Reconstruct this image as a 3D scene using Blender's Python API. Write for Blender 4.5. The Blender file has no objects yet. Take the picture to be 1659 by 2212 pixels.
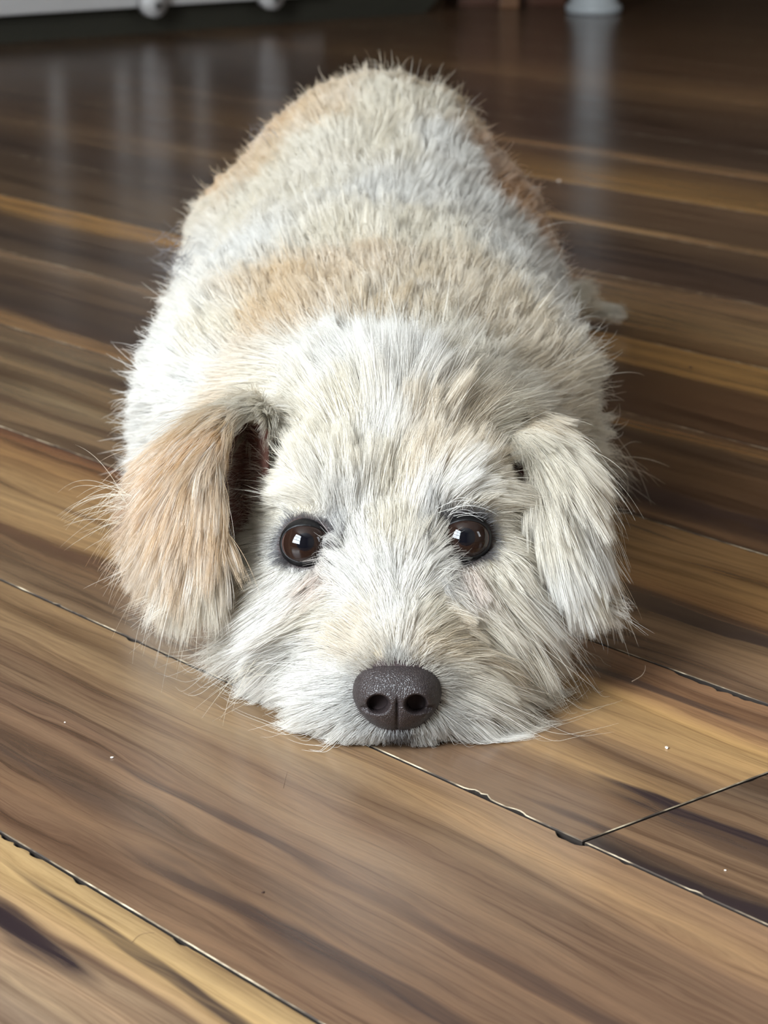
import bpy, bmesh, math, random
import numpy as np
from mathutils import Vector, Matrix
from mathutils.bvhtree import BVHTree
from mathutils.kdtree import KDTree

random.seed(7)
rng = np.random.default_rng(7)
scene = bpy.context.scene
col = scene.collection

# ------------------------------------------------------------------ camera
W, H = 1659.0, 2212.0
F = 5200.0                                  # focal length in pixels of the 1659x2212 frame
PITCH = math.atan2(1531.0, F)
CAM_H = 0.42
cp, sp_ = math.cos(PITCH), math.sin(PITCH)
cam_d = bpy.data.cameras.new('camera')
cam = bpy.data.objects.new('camera', cam_d)
col.objects.link(cam)
cam.location = (0, 0, CAM_H)
cam.rotation_euler = (math.pi / 2 - PITCH, 0, 0)
cam_d.sensor_fit = 'VERTICAL'
cam_d.sensor_height = 36.0
cam_d.lens = F / H * 36.0
cam_d.clip_start = 0.02
cam_d.dof.use_dof = True
cam_d.dof.focus_distance = 1.10
cam_d.dof.aperture_fstop = 20.0
scene.camera = cam

# ------------------------------------------------------------------ light and exposure
scene.view_settings.view_transform = 'Standard'
scene.view_settings.look = 'None'
scene.view_settings.gamma = 1.0
scene.view_settings.use_curve_mapping = False
scene.view_settings.exposure = 0.0
scene.cycles.max_bounces = 4
scene.cycles.diffuse_bounces = 3
scene.cycles.glossy_bounces = 3
scene.cycles.sample_clamp_indirect = 6.0
scene.cycles.use_light_tree = False
scene.cycles.adaptive_threshold = 0.1
scene.cycles_curves.subdivisions = 1

world = bpy.data.worlds.new('world')
scene.world = world
world.use_nodes = True
wbg = world.node_tree.nodes['Background']
wbg.inputs['Color'].default_value = (0.62, 0.78, 1.0, 1)
wbg.inputs['Strength'].default_value = 0.5

AZ = math.radians(40.0)
DV = Vector((-math.sin(AZ), math.cos(AZ), 0))    # along the planks
NV = Vector((math.cos(AZ), math.sin(AZ), 0))     # across the planks


def RP(w, v, z=0.0):
    """room coordinates (across the planks, along the planks, height) -> world"""
    return NV * w + DV * v + Vector((0, 0, z))


ROOM_ROT = Matrix(((NV.x, DV.x, 0), (NV.y, DV.y, 0), (0, 0, 1)))
W_LEFT, W_RIGHT, V_NEAR, V_FAR, CEIL = -1.15, 4.9, -1.7, 5.2, 2.45


def window_light(name, center, facing, sx, sz, power, color):
    ld = bpy.data.lights.new(name, 'AREA')
    ld.shape = 'RECTANGLE'
    ld.size, ld.size_y = sx, sz
    ld.energy = power
    ld.color = color
    o = bpy.data.objects.new(name, ld)
    col.objects.link(o)
    o.location = center
    o.rotation_euler = facing.to_track_quat('-Z', 'Y').to_euler()
    return o


# daylight in the two window openings (window_1 in the wall to the left, window_2 in the wall behind)
WIN1 = (0.02, 1.32, 0.45, 2.15)     # v0, v1, z0, z1 on wall_left
WIN2 = (1.75, 2.45, 0.70, 2.05)     # w0, w1, z0, z1 on wall_near
window_light('daylight_window', RP(W_LEFT - 0.06, (WIN1[0] + WIN1[1]) / 2, (WIN1[2] + WIN1[3]) / 2),
             NV, WIN1[1] - WIN1[0], WIN1[3] - WIN1[2], 222.0, (0.85, 0.935, 1.0))
window_light('daylight_window', RP((WIN2[0] + WIN2[1]) / 2, V_NEAR - 0.06, (WIN2[2] + WIN2[3]) / 2),
             DV, WIN2[1] - WIN2[0], WIN2[3] - WIN2[2], 22.0, (0.9, 0.95, 1.0))

# ------------------------------------------------------------------ pixel helpers (used only to lay things out)


def ray(px, py):
    dx, dy = px - W / 2, py - H / 2
    d = Vector((dx, F * cp - dy * sp_, -(dy * cp + F * sp_)))
    return d


def at_y(px, py, Y):
    d = ray(px, py)
    return Vector((0, 0, CAM_H)) + d * (Y / d.y)


def on_floor(px, py, z=0.0):
    d = ray(px, py)
    return Vector((0, 0, CAM_H)) + d * ((z - CAM_H) / d.z)


def project(P):
    """world (N,3) -> pixels (N,2)"""
    P = np.asarray(P, dtype=np.float64)
    x, y, z = P[..., 0], P[..., 1], P[..., 2] - CAM_H
    zc = y * cp - z * sp_
    yc = y * sp_ + z * cp
    return np.stack([W / 2 + F * x / zc, H / 2 - F * yc / zc], -1)


# ------------------------------------------------------------------ material helpers
def s2l(c):
    c = c / 255.0
    return c / 12.92 if c <= 0.04045 else ((c + 0.055) / 1.055) ** 2.4


def rgb(r, g, b, k=1.0):
    return (s2l(r) * k, s2l(g) * k, s2l(b) * k, 1.0)


class NT:
    def __init__(self, name):
        self.m = bpy.data.materials.new(name)
        self.m.use_nodes = True
        self.t = self.m.node_tree
        self.t.nodes.clear()
        self.out = self.t.nodes.new('ShaderNodeOutputMaterial')

    def n(self, kind, **kw):
        nd = self.t.nodes.new('ShaderNode' + kind)
        ins = kw.pop('ins', {})
        for k, v in kw.items():
            setattr(nd, k, v)
        for k, v in ins.items():
            if hasattr(v, 'links'):
                self.t.links.new(v, nd.inputs[k])
            else:
                nd.inputs[k].default_value = v
        return nd

    def math(self, op, a, b=0.0, c=0.0, clamp=False):
        nd = self.n('Math', operation=op, use_clamp=clamp)
        for i, v in enumerate((a, b, c)):
            if hasattr(v, 'links'):
                self.t.links.new(v, nd.inputs[i])
            else:
                nd.inputs[i].default_value = v
        return nd.outputs[0]

    def vmath(self, op, a, b=(0, 0, 0)):
        nd = self.n('VectorMath', operation=op)
        for i, v in enumerate((a, b)):
            if hasattr(v, 'links'):
                self.t.links.new(v, nd.inputs[i])
            else:
                nd.inputs[i].default_value = v
        return nd.outputs['Value'] if op in ('DOT_PRODUCT', 'LENGTH') else nd.outputs[0]

    def noise(self, vec, scale, detail=2.0, rough=0.5, dist=0.0):
        nd = self.n('TexNoise', ins={'Vector': vec, 'Scale': scale, 'Detail': detail, 'Roughness': rough, 'Distortion': dist})
        return nd

    def noise2(self, x, y, seed, detail=2.0, rough=0.5, dist=0.0):
        v = self.n('CombineXYZ', ins={'X': self.math('ADD', x, seed * 7.31 % 50), 'Y': self.math('ADD', y, seed * 3.17 % 50)}).outputs[0]
        nd = self.n('TexNoise', noise_dimensions='2D', ins={'Vector': v, 'Scale': 1.0, 'Detail': detail, 'Roughness': rough, 'Distortion': dist})
        return nd.outputs['Fac']

    def ramp(self, fac, stops, interp='LINEAR'):
        nd = self.n('ValToRGB', ins={'Fac': fac})
        cr = nd.color_ramp
        cr.interpolation = interp
        stops = sorted(stops, key=lambda s: s[0])[:30]
        while len(cr.elements) < len(stops):
            cr.elements.new(1.0)
        while len(cr.elements) > len(stops):
            cr.elements.remove(cr.elements[-1])
        for e, (p, c) in zip(cr.elements, stops):
            e.position = min(max(p, 0.0), 1.0)
        for e, (p, c) in zip(cr.elements, stops):
            e.color = c
        return nd.outputs['Color']

    def mix(self, fac, a, b, blend='MIX'):
        nd = self.n('Mix', data_type='RGBA', blend_type=blend)
        for i, v in ((0, fac), (6, a), (7, b)):
            if hasattr(v, 'links'):
                self.t.links.new(v, nd.inputs[i])
            else:
                nd.inputs[i].default_value = v
        return nd.outputs[2]

    def surface(self, sh):
        self.t.links.new(sh.outputs[0], self.out.inputs['Surface'])
        return self.m


def plain(name, color, rough=0.5, spec=0.5, metal=0.0, noise_amt=0.12, noise_scale=30.0, coat=0.0, bump=0.0):
    t = NT(name)
    tc = t.n('TexCoord').outputs['Object']
    nz = t.noise(tc, noise_scale, 4.0)
    k = t.math('MULTIPLY_ADD', nz.outputs['Fac'], noise_amt * 2, 1 - noise_amt)
    c = t.mix(1.0, color, k, 'MULTIPLY')
    p = t.n('BsdfPrincipled', ins={'Base Color': c, 'Roughness': rough, 'Metallic': metal, 'Specular IOR Level': spec,
                                   'Coat Weight': coat, 'Coat Roughness': 0.05})
    if bump:
        b = t.n('Bump', ins={'Height': nz.outputs['Fac'], 'Strength': bump, 'Distance': 0.001})
        t.t.links.new(b.outputs[0], p.inputs['Normal'])
    return t.surface(p)


def new_obj(name, me, mat=None, parent=None, smooth=False):
    o = bpy.data.objects.new(name, me)
    col.objects.link(o)
    if mat is not None:
        me.materials.append(mat)
    if parent is not None:
        o.parent = parent
    if smooth:
        me.shade_smooth()
    return o


def mesh_from(verts, faces, name='m'):
    me = bpy.data.meshes.new(name)
    me.from_pydata([tuple(v) for v in verts], [], faces)
    me.update()
    return me


def bm_mesh(bm, name='m'):
    me = bpy.data.meshes.new(name)
    bm.normal_update()
    bm.to_mesh(me)
    bm.free()
    return me


def box_mesh(size, center=(0, 0, 0), bevel=0.0, name='m', rot=None):
    bm = bmesh.new()
    bmesh.ops.create_cube(bm, size=1.0)
    bmesh.ops.scale(bm, vec=size, verts=bm.verts)
    if bevel:
        bmesh.ops.bevel(bm, geom=bm.edges[:], offset=bevel, segments=2, affect='EDGES', profile=0.6)
    if rot is not None:
        bmesh.ops.rotate(bm, cent=(0, 0, 0), matrix=rot, verts=bm.verts)
    bmesh.ops.translate(bm, vec=center, verts=bm.verts)
    return bm_mesh(bm, name)


def lathe_mesh(profile, seg=40, name='m'):
    """profile: (radius, z) list, closed at both ends"""
    vs, fs = [], []
    for r, z in profile:
        for k in range(seg):
            a = 2 * math.pi * k / seg
            vs.append((r * math.cos(a), r * math.sin(a), z))
    n = len(profile)
    for i in range(n - 1):
        for k in range(seg):
            k2 = (k + 1) % seg
            fs.append((i * seg + k, i * seg + k2, (i + 1) * seg + k2, (i + 1) * seg + k))
    fs.append(tuple(range(seg - 1, -1, -1)))
    fs.append(tuple((n - 1) * seg + k for k in range(seg)))
    return mesh_from(vs, fs, name)


def tag(o, label=None, cat=None, group=None, kind=None):
    for k, v in (('label', label), ('category', cat), ('group', group), ('kind', kind)):
        if v:
            o[k] = v
    return o


def empty(name, loc, rot=None):
    o = bpy.data.objects.new(name, None)
    o.empty_display_size = 0.05
    col.objects.link(o)
    o.location = loc
    if rot is not None:
        o.rotation_euler = rot
    return o


ROT_Z = math.atan2(NV.y, NV.x)      # local x = across planks, local y = along planks

# ------------------------------------------------------------------ floor: sub-floor and laminate planks
PW = 0.1828          # plank width
W2 = 0.6645          # across-plank position of the joint under the dog's chin
PL = 1.38           # plank length

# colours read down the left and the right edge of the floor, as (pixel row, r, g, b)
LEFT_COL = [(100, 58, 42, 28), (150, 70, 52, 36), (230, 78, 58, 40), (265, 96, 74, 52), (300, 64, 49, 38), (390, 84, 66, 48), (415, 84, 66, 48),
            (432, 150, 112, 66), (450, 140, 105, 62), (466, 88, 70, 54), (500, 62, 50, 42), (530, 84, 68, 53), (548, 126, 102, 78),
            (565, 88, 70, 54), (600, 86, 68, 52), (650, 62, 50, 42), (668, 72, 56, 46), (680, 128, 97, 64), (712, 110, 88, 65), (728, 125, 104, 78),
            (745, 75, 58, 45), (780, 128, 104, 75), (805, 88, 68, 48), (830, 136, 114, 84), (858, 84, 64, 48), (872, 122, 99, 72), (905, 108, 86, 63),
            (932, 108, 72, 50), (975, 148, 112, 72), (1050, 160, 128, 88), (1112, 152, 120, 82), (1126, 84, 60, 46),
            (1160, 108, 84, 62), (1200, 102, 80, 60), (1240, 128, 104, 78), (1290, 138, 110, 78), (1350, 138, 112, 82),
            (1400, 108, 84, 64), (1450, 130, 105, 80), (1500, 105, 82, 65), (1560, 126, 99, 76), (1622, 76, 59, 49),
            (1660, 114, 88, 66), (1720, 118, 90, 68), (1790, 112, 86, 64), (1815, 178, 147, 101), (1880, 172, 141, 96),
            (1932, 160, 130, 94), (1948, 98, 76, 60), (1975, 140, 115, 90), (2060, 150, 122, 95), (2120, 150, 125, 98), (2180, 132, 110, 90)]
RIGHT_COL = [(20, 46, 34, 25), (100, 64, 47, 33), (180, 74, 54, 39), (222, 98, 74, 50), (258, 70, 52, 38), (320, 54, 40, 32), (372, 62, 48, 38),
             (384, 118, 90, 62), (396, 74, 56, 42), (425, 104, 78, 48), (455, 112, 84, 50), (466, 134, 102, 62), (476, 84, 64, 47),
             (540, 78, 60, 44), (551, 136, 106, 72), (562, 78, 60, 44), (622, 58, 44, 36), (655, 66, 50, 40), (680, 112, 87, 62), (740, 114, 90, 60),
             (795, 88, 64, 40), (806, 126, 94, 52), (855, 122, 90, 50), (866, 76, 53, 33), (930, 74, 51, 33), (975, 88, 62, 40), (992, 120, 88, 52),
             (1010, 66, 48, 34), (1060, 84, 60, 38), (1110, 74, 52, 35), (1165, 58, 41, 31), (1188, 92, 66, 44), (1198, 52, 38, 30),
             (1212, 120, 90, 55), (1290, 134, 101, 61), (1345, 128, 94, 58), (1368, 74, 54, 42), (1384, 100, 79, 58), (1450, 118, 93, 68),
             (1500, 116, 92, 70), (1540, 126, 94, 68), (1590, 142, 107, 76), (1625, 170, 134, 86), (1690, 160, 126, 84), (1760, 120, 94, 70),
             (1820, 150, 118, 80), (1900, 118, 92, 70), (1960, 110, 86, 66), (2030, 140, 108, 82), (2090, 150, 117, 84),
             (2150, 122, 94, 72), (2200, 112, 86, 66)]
# the plank to the right of the end joint
END_COL = [(1680, 108, 85, 64), (1730, 96, 77, 60), (1790, 112, 88, 66), (1850, 118, 93, 70), (1900, 126, 99, 74), (1945, 118, 92, 68), (1975, 60, 48, 42), (2000, 70, 55, 46)]
ALB = 0.92


def room_wv(p):
    return p.x * NV.x + p.y * NV.y, p.x * DV.x + p.y * DV.y


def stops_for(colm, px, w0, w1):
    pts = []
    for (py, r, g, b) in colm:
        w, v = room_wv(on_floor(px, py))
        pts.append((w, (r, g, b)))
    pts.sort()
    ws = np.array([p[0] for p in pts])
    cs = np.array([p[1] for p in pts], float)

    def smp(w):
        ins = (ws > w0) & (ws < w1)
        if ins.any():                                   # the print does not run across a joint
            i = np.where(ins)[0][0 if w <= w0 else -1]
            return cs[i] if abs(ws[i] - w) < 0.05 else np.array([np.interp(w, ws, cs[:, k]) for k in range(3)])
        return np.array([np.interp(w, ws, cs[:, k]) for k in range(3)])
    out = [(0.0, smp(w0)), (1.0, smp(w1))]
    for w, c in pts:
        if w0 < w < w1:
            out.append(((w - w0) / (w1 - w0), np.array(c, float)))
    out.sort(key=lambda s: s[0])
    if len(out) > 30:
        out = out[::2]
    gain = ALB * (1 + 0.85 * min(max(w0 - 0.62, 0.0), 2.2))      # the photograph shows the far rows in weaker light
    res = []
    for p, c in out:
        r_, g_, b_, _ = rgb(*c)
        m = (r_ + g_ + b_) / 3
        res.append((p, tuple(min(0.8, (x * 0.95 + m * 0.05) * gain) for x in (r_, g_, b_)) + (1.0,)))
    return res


def wood_material(name, w0, seed, lstops, rstops, vl, vr, knots=()):
    """laminate print: streaks along the plank; w0 = row start, (vl, vr) = where the two profiles were read"""
    t = NT(name)
    geo = t.n('NewGeometry').outputs['Position']
    w = t.vmath('DOT_PRODUCT', geo, tuple(NV))
    v = t.vmath('DOT_PRODUCT', geo, tuple(DV))
    wl = t.math('SUBTRACT', w, w0)
    # slow wander of the streaks
    n1 = t.noise2(t.math('MULTIPLY', v, 2.6), t.math('MULTIPLY', w, 9.0), seed * 3.7, 1.0)
    n2 = t.noise2(t.math('MULTIPLY', v, 9.0), t.math('MULTIPLY', w, 60.0), seed * 1.3, 2.0)
    wd = t.math('ADD', wl, t.math('MULTIPLY_ADD', n1, 0.026, -0.013))
    wd = t.math('ADD', wd, t.math('MULTIPLY_ADD', n2, 0.010, -0.005))
    fac = t.math('DIVIDE', wd, PW)
    cl = t.ramp(fac, lstops)
    cr = t.ramp(fac, rstops)
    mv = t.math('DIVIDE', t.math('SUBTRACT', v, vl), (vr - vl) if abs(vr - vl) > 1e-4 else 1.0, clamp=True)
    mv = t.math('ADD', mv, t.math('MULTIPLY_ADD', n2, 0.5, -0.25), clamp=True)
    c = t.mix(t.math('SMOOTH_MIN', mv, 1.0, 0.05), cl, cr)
    # long dark and light streaks
    n3 = t.noise2(t.math('MULTIPLY', v, 3.4), t.math('MULTIPLY', wd, 130.0), seed * 2.1, 6.0, 0.62)
    st = t.ramp(n3, [(0.28, (0.46, 0.41, 0.40, 1)), (0.41, (0.84, 0.81, 0.80, 1)), (0.52, (1.02, 1.01, 1.0, 1)), (0.72, (1.26, 1.23, 1.18, 1))])
    c = t.mix(0.8, c, st, 'MULTIPLY')
    n5 = t.noise2(t.math('MULTIPLY', v, 2.6), t.math('MULTIPLY', wd, 36.0), seed * 5.1, 2.0, 0.55)
    st5 = t.ramp(n5, [(0.30, (0.46, 0.41, 0.41, 1)), (0.43, (0.95, 0.94, 0.93, 1)), (0.7, (1.16, 1.11, 1.04, 1))])
    c = t.mix(0.6, c, st5, 'MULTIPLY')
    # fine fibre
    n4 = t.noise2(t.math('MULTIPLY', v, 60.0), t.math('MULTIPLY', wd, 800.0), seed, 2.0, 0.7)
    n6 = t.noise2(t.math('MULTIPLY', v, 5.5), t.math('MULTIPLY', wd, 520.0), seed * 4.3, 4.0, 0.65)
    c = t.mix(0.45, c, t.ramp(n6, [(0.33, (0.55, 0.50, 0.49, 1)), (0.43, (1, 1, 1, 1)), (0.60, (1.0, 1.0, 1.0, 1)), (0.68, (1.14, 1.12, 1.08, 1))]), 'MULTIPLY')
    c = t.mix(1.0, c, t.math('MULTIPLY_ADD', n4, 0.30, 0.85), 'MULTIPLY')
    # dark ink-like figures with a shape of their own: (w, v, half width, half length, amount, tilt)
    for (kw, kv, hw, hl, amt, tilt) in knots:
        a = t.math('DIVIDE', t.math('ADD', t.math('SUBTRACT', w, kw), t.math('MULTIPLY', t.math('SUBTRACT', v, kv), -tilt)), hw)
        b = t.math('DIVIDE', t.math('SUBTRACT', v, kv), hl)
        a = t.math('ADD', a, t.math('MULTIPLY_ADD', n2, 2.4, -1.2))
        d = t.math('SQRT', t.math('ADD', t.math('MULTIPLY', a, a), t.math('MULTIPLY', b, b)))
        m = t.math('SUBTRACT', 1.0, d, clamp=True)
        m = t.math('MULTIPLY', m, 2.2, clamp=True)
        m = t.math('MULTIPLY', m, t.math('MULTIPLY_ADD', n3, 2.6, -0.55, clamp=True), clamp=True)
        m = t.math('MULTIPLY', m, amt, clamp=True)
        c = t.mix(m, c, rgb(44, 34, 36))
    p = t.n('BsdfPrincipled', ins={'Base Color': c, 'Roughness': t.math('MULTIPLY_ADD', n5, 0.08, 0.20), 'Specular IOR Level': 0.5})
    return t.surface(p)


def edge_material():
    t = NT('laminate_core_edge')
    tc = t.n('NewGeometry').outputs['Position']
    n = t.noise(tc, 45.0, 3.0, 0.6).outputs['Fac']
    c = t.ramp(n, [(0.40, rgb(58, 48, 40)), (0.52, rgb(112, 97, 78)), (0.66, rgb(186, 170, 144))])
    p = t.n('BsdfPrincipled', ins={'Base Color': c, 'Roughness': 0.8})
    return t.surface(p)


M_EDGE = edge_material()
M_GRIME = plain('joint_grime', rgb(44, 38, 34), 0.9, 0.2)

floor = new_obj('floor', box_mesh((W_RIGHT - W_LEFT + 0.4, V_FAR - V_NEAR + 0.4, 0.05), (0, 0, -0.025)), M_GRIME)
floor.location = RP((W_LEFT + W_RIGHT) / 2, (V_NEAR + V_FAR) / 2, -0.0065)
floor.rotation_euler = (0, 0, ROT_Z)
tag(floor, 'brown walnut laminate floor of long streaked planks', 'floor', kind='structure')
bpy.context.view_layer.update()


def jag_line(L, rough, chips, seed, marks=()):
    """inward offsets along an edge of length L: small jitter and a few chips"""
    r = np.random.default_rng(seed)
    n = max(2, int(L / 0.0025)) if rough > 0 else 2
    s = np.linspace(0, L, n)
    off = np.zeros(n)
    if rough > 0:
        k = r.normal(0, 1, n)
        k = np.convolve(k, [0.25, 0.5, 0.25], 'same')
        off = np.abs(k) * rough
        for _ in range(chips):
            c, hw, d = r.uniform(0.02, L - 0.02), r.uniform(0.002, 0.006), r.uniform(0.0006, 0.0016)
            off += d * np.clip(1 - ((s - c) / hw) ** 2, 0, 1)
        for c, hw, d in marks:
            off += d * np.clip(1.4 - 1.4 * ((s - c) / hw) ** 2 + r.normal(0, 0.25, n), 0, 1) * (np.abs(s - c) < hw)
    return s, off


def plank_mesh(L, gap, cham, rough, chips, seed, near_marks=(), far_marks=()):
    """top with slightly broken edges, a bevelled rim and the sides; local x = across, y = along"""
    g = gap / 2
    pts = []
    s, o = jag_line(L - gap, rough, chips, seed, near_marks)
    pts += [(g + oo, g + ss) for ss, oo in zip(s, o)]                       # near-side edge going along
    s2, o2 = jag_line(PW - gap, rough, max(1, chips // 4) if rough else 0, seed + 1)
    pts += [(g + ss, L - g - oo) for ss, oo in zip(s2[1:], o2[1:])]
    s, o = jag_line(L - gap, rough, chips, seed + 2, [(L - gap - c, hw, d) for c, hw, d in far_marks])
    pts += [(PW - g - oo, L - g - ss) for ss, oo in zip(s[1:], o[1:])]
    pts += [(PW - g - ss, g + oo) for ss, oo in zip(s2[1:-1], o2[1:-1])]
    n = len(pts)
    vs = []
    cx, cy = PW / 2, L / 2
    for x, y in pts:                                                        # inner top ring
        vs.append((x + (cham if x < cx else -cham), min(max(y, g + cham), L - g - cham), 0.0))
    for x, y in pts:
        vs.append((x, y, -cham * 0.8))
    for x, y in pts:
        vs.append((x, y, -0.006))
    fs = [tuple(range(n - 1, -1, -1))]
    for k in range(n):
        k2 = (k + 1) % n
        fs.append((k, k2, n + k2, n + k))
        fs.append((n + k, n + k2, 2 * n + k2, 2 * n + k))
    me = mesh_from(vs, fs, 'plank')
    for i, p in enumerate(me.polygons):
        p.material_index = 0 if i == 0 else (1 if (i - 1) % 2 == 0 else 2)
    return me


w_joint, v_joint = room_wv(on_floor(1262, 1817))          # the end joint at lower right
row_first = int(math.floor((W_LEFT - W2) / PW))
row_last = int(math.ceil((W_RIGHT - W2) / PW))
KNOTS = {}


def knot(px, py, hw, hl, amt, tilt=0.0):
    w, v = room_wv(on_floor(px, py))
    KNOTS.setdefault(int(math.floor((w - W2) / PW)), []).append((w, v, hw, hl, amt, tilt))


knot(1560, 1795, 0.013, 0.085, 0.95)
knot(1500, 1762, 0.006, 0.070, 0.9)
knot(60, 2020, 0.010, 0.060, 1.0)
knot(20, 1985, 0.006, 0.05, 0.9)
knot(1420, 1492, 0.006, 0.09, 0.75)
knot(1610, 1965, 0.007, 0.10, 0.9)
knot(1430, 1850, 0.005, 0.10, 0.7)
knot(470, 1760, 0.006, 0.12, 0.7)
knot(700, 2060, 0.010, 0.16, 0.75)
knot(330, 2085, 0.004, 0.13, 0.9, 0.06)
knot(1180, 2130, 0.009, 0.13, 0.7)
knot(1500, 1090, 0.016, 0.22, 0.7)
knot(1550, 1355, 0.008, 0.13, 0.8)
knot(1560, 590, 0.012, 0.3, 0.6)
knot(200, 660, 0.010, 0.28, 0.6)

CHIPS = {}


def chip(px, py, row, side, hw, depth):
    CHIPS.setdefault((row, side), []).append((room_wv(on_floor(px, py))[1], hw, depth))


chip(1035, 1712, 0, 'near', 0.007, 0.0022)
chip(1240, 1812, -1, 'far', 0.010, 0.0032)
for px, py in ((20, 1812), (45, 1826), (78, 1850), (180, 1905), (395, 2035)):
    chip(px, py, -2, 'far', 0.004, 0.0014)
for px, py in ((1500, 1462), (1545, 1480), (1590, 1497), (1630, 1513)):
    chip(px, py, 0, 'far', 0.012, 0.0022)

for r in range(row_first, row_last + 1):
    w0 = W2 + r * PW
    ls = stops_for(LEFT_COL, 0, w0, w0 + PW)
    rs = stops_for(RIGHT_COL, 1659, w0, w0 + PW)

    def v_at(px):      # v where the middle of this row crosses pixel column px
        lo, hi = -440.0, 6000.0
        for _ in range(50):
            mid = (lo + hi) / 2
            ww, vv = room_wv(on_floor(px, mid + 16)) if mid + 16 > -424 else (1e9, 0)
            if ww > w0 + PW / 2:
                lo = mid
            else:
                hi = mid
        return room_wv(on_floor(px, hi + 16))[1]
    if r <= -2:
        rs = ls
    vl, vr = v_at(250), v_at(1420)
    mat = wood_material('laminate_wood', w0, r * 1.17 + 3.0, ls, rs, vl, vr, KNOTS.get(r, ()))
    if r == 0:
        es = stops_for(END_COL, 1659, w0, w0 + PW)
        mat_end = wood_material('laminate_wood_end', w0, 91.3, es, es, vl, vr, KNOTS.get(r, ()))
        start = v_joint
    else:
        start = 1.1918 * (w0 + PW / 2) + 0.05 * math.sin(r * 2.4)      # end joints fall behind the dog
    if r in (-1, -2):
        start = 1.50 if r == -1 else 1.28     # end joints of the two front rows lie outside the frame
    if r == 1:
        start = 1.10 - PL                     # hidden under the dog
    v = start
    while v > V_NEAR:
        v -= PL
    near = -3 <= r <= 1
    gap, cham, rough, chips = (0.0014, 0.0005, 0.00010, 14) if near and r < 1 else ((0.0009, 0.0004, 0.0001, 8) if near else (0.0006, 0.0003, 0.0, 0))
    shared = {}
    while v < V_FAR:
        a, b = max(v, V_NEAR), min(v + PL, V_FAR)
        if b - a > 0.02 and not (w0 > 3.0 and b < 0.3):
            key = round(b - a, 4)
            in_view = near and b > -0.5 and a < 2.2
            if in_view or key not in shared:
                me = plank_mesh(b - a, gap, cham, rough if in_view else 0.0, chips if in_view else 0, 1000 + 17 * r + int(v * 100) % 97,
                                [(c - a, h_, d_) for c, h_, d_ in CHIPS.get((r, 'near'), ()) if a < c < b],
                                [(c - a, h_, d_) for c, h_, d_ in CHIPS.get((r, 'far'), ()) if a < c < b])
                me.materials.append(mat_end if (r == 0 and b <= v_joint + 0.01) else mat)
                me.materials.append(M_EDGE)
                me.materials.append(M_GRIME)
                if not in_view:
                    shared[key] = me
            else:
                me = shared[key]
            o = bpy.data.objects.new('plank', me)
            col.objects.link(o)
            o.parent = floor
            o.matrix_parent_inverse = floor.matrix_world.inverted()
            o.location = RP(w0, a, 0)
            o.rotation_euler = (0, 0, ROT_Z)
        v += PL

# ------------------------------------------------------------------ room shell
M_WALL = plain('painted_wall', rgb(176, 170, 158), 0.85, 0.2, noise_amt=0.05, noise_scale=6)
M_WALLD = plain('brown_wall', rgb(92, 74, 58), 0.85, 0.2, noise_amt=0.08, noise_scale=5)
M_CEIL = plain('ceiling_paint', rgb(205, 203, 198), 0.9, 0.1, noise_amt=0.04, noise_scale=5)
M_WHITE = plain('white_paint', rgb(225, 224, 222), 0.4, 0.5, noise_amt=0.04)


def room_box(name, w0, w1, v0, v1, z0, z1, mat, parent=None, bevel=0.0, label=None, cat=None, kind='structure'):
    me = box_mesh((w1 - w0, v1 - v0, z1 - z0), (0, 0, 0), bevel)
    o = new_obj(name, me, mat)
    o.location = RP((w0 + w1) / 2, (v0 + v1) / 2, (z0 + z1) / 2)
    o.rotation_euler = (0, 0, ROT_Z)
    if parent is not None:
        o.parent = parent
        bpy.context.view_layer.update()
        o.matrix_parent_inverse = parent.matrix_world.inverted()
    else:
        tag(o, label, cat, kind=kind)
    return o


def holed_wall(name, fixed, along, a0, a1, hole, mat, label):
    """wall slab with one window opening; along = 'v' (wall at w = fixed) or 'w' (wall at v = fixed)"""
    h0, h1, z0, z1 = hole
    bm = bmesh.new()
    rects = [(a0, h0, 0, CEIL), (h1, a1, 0, CEIL), (h0, h1, 0, z0), (h0, h1, z1, CEIL)]
    for (p, q, zz0, zz1) in rects:
        if along == 'v':
            size, c = (0.12, q - p, zz1 - zz0), (fixed - 0.06, (p + q) / 2, (zz0 + zz1) / 2)
        else:
            size, c = (q - p, 0.12, zz1 - zz0), ((p + q) / 2, fixed - 0.06, (zz0 + zz1) / 2)
        m = bmesh.ops.create_cube(bm, size=1.0)
        bmesh.ops.scale(bm, vec=size, verts=m['verts'])
        bmesh.ops.translate(bm, vec=c, verts=m['verts'])
    bmesh.ops.remove_doubles(bm, verts=bm.verts, dist=1e-5)
    o = new_obj(name, bm_mesh(bm), mat)
    o.rotation_euler = (0, 0, ROT_Z)
    return tag(o, label, 'wall', kind='structure')


holed_wall('wall_left', W_LEFT, 'v', V_NEAR, V_FAR, WIN1, M_WALL, 'pale painted wall with the tall window')
holed_wall('wall_near', V_NEAR, 'w', W_LEFT, W_RIGHT, WIN2, M_WALL, 'pale painted wall with the small window')
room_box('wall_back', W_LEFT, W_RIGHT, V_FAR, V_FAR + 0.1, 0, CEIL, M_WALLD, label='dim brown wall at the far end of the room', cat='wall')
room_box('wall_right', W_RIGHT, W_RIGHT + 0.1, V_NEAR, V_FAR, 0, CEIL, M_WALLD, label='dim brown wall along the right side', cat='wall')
room_box('ceiling', W_LEFT - 0.1, W_RIGHT + 0.1, V_NEAR - 0.1, V_FAR + 0.1, CEIL, CEIL + 0.1, M_CEIL, label='plain off-white ceiling', cat='ceiling')


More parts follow.
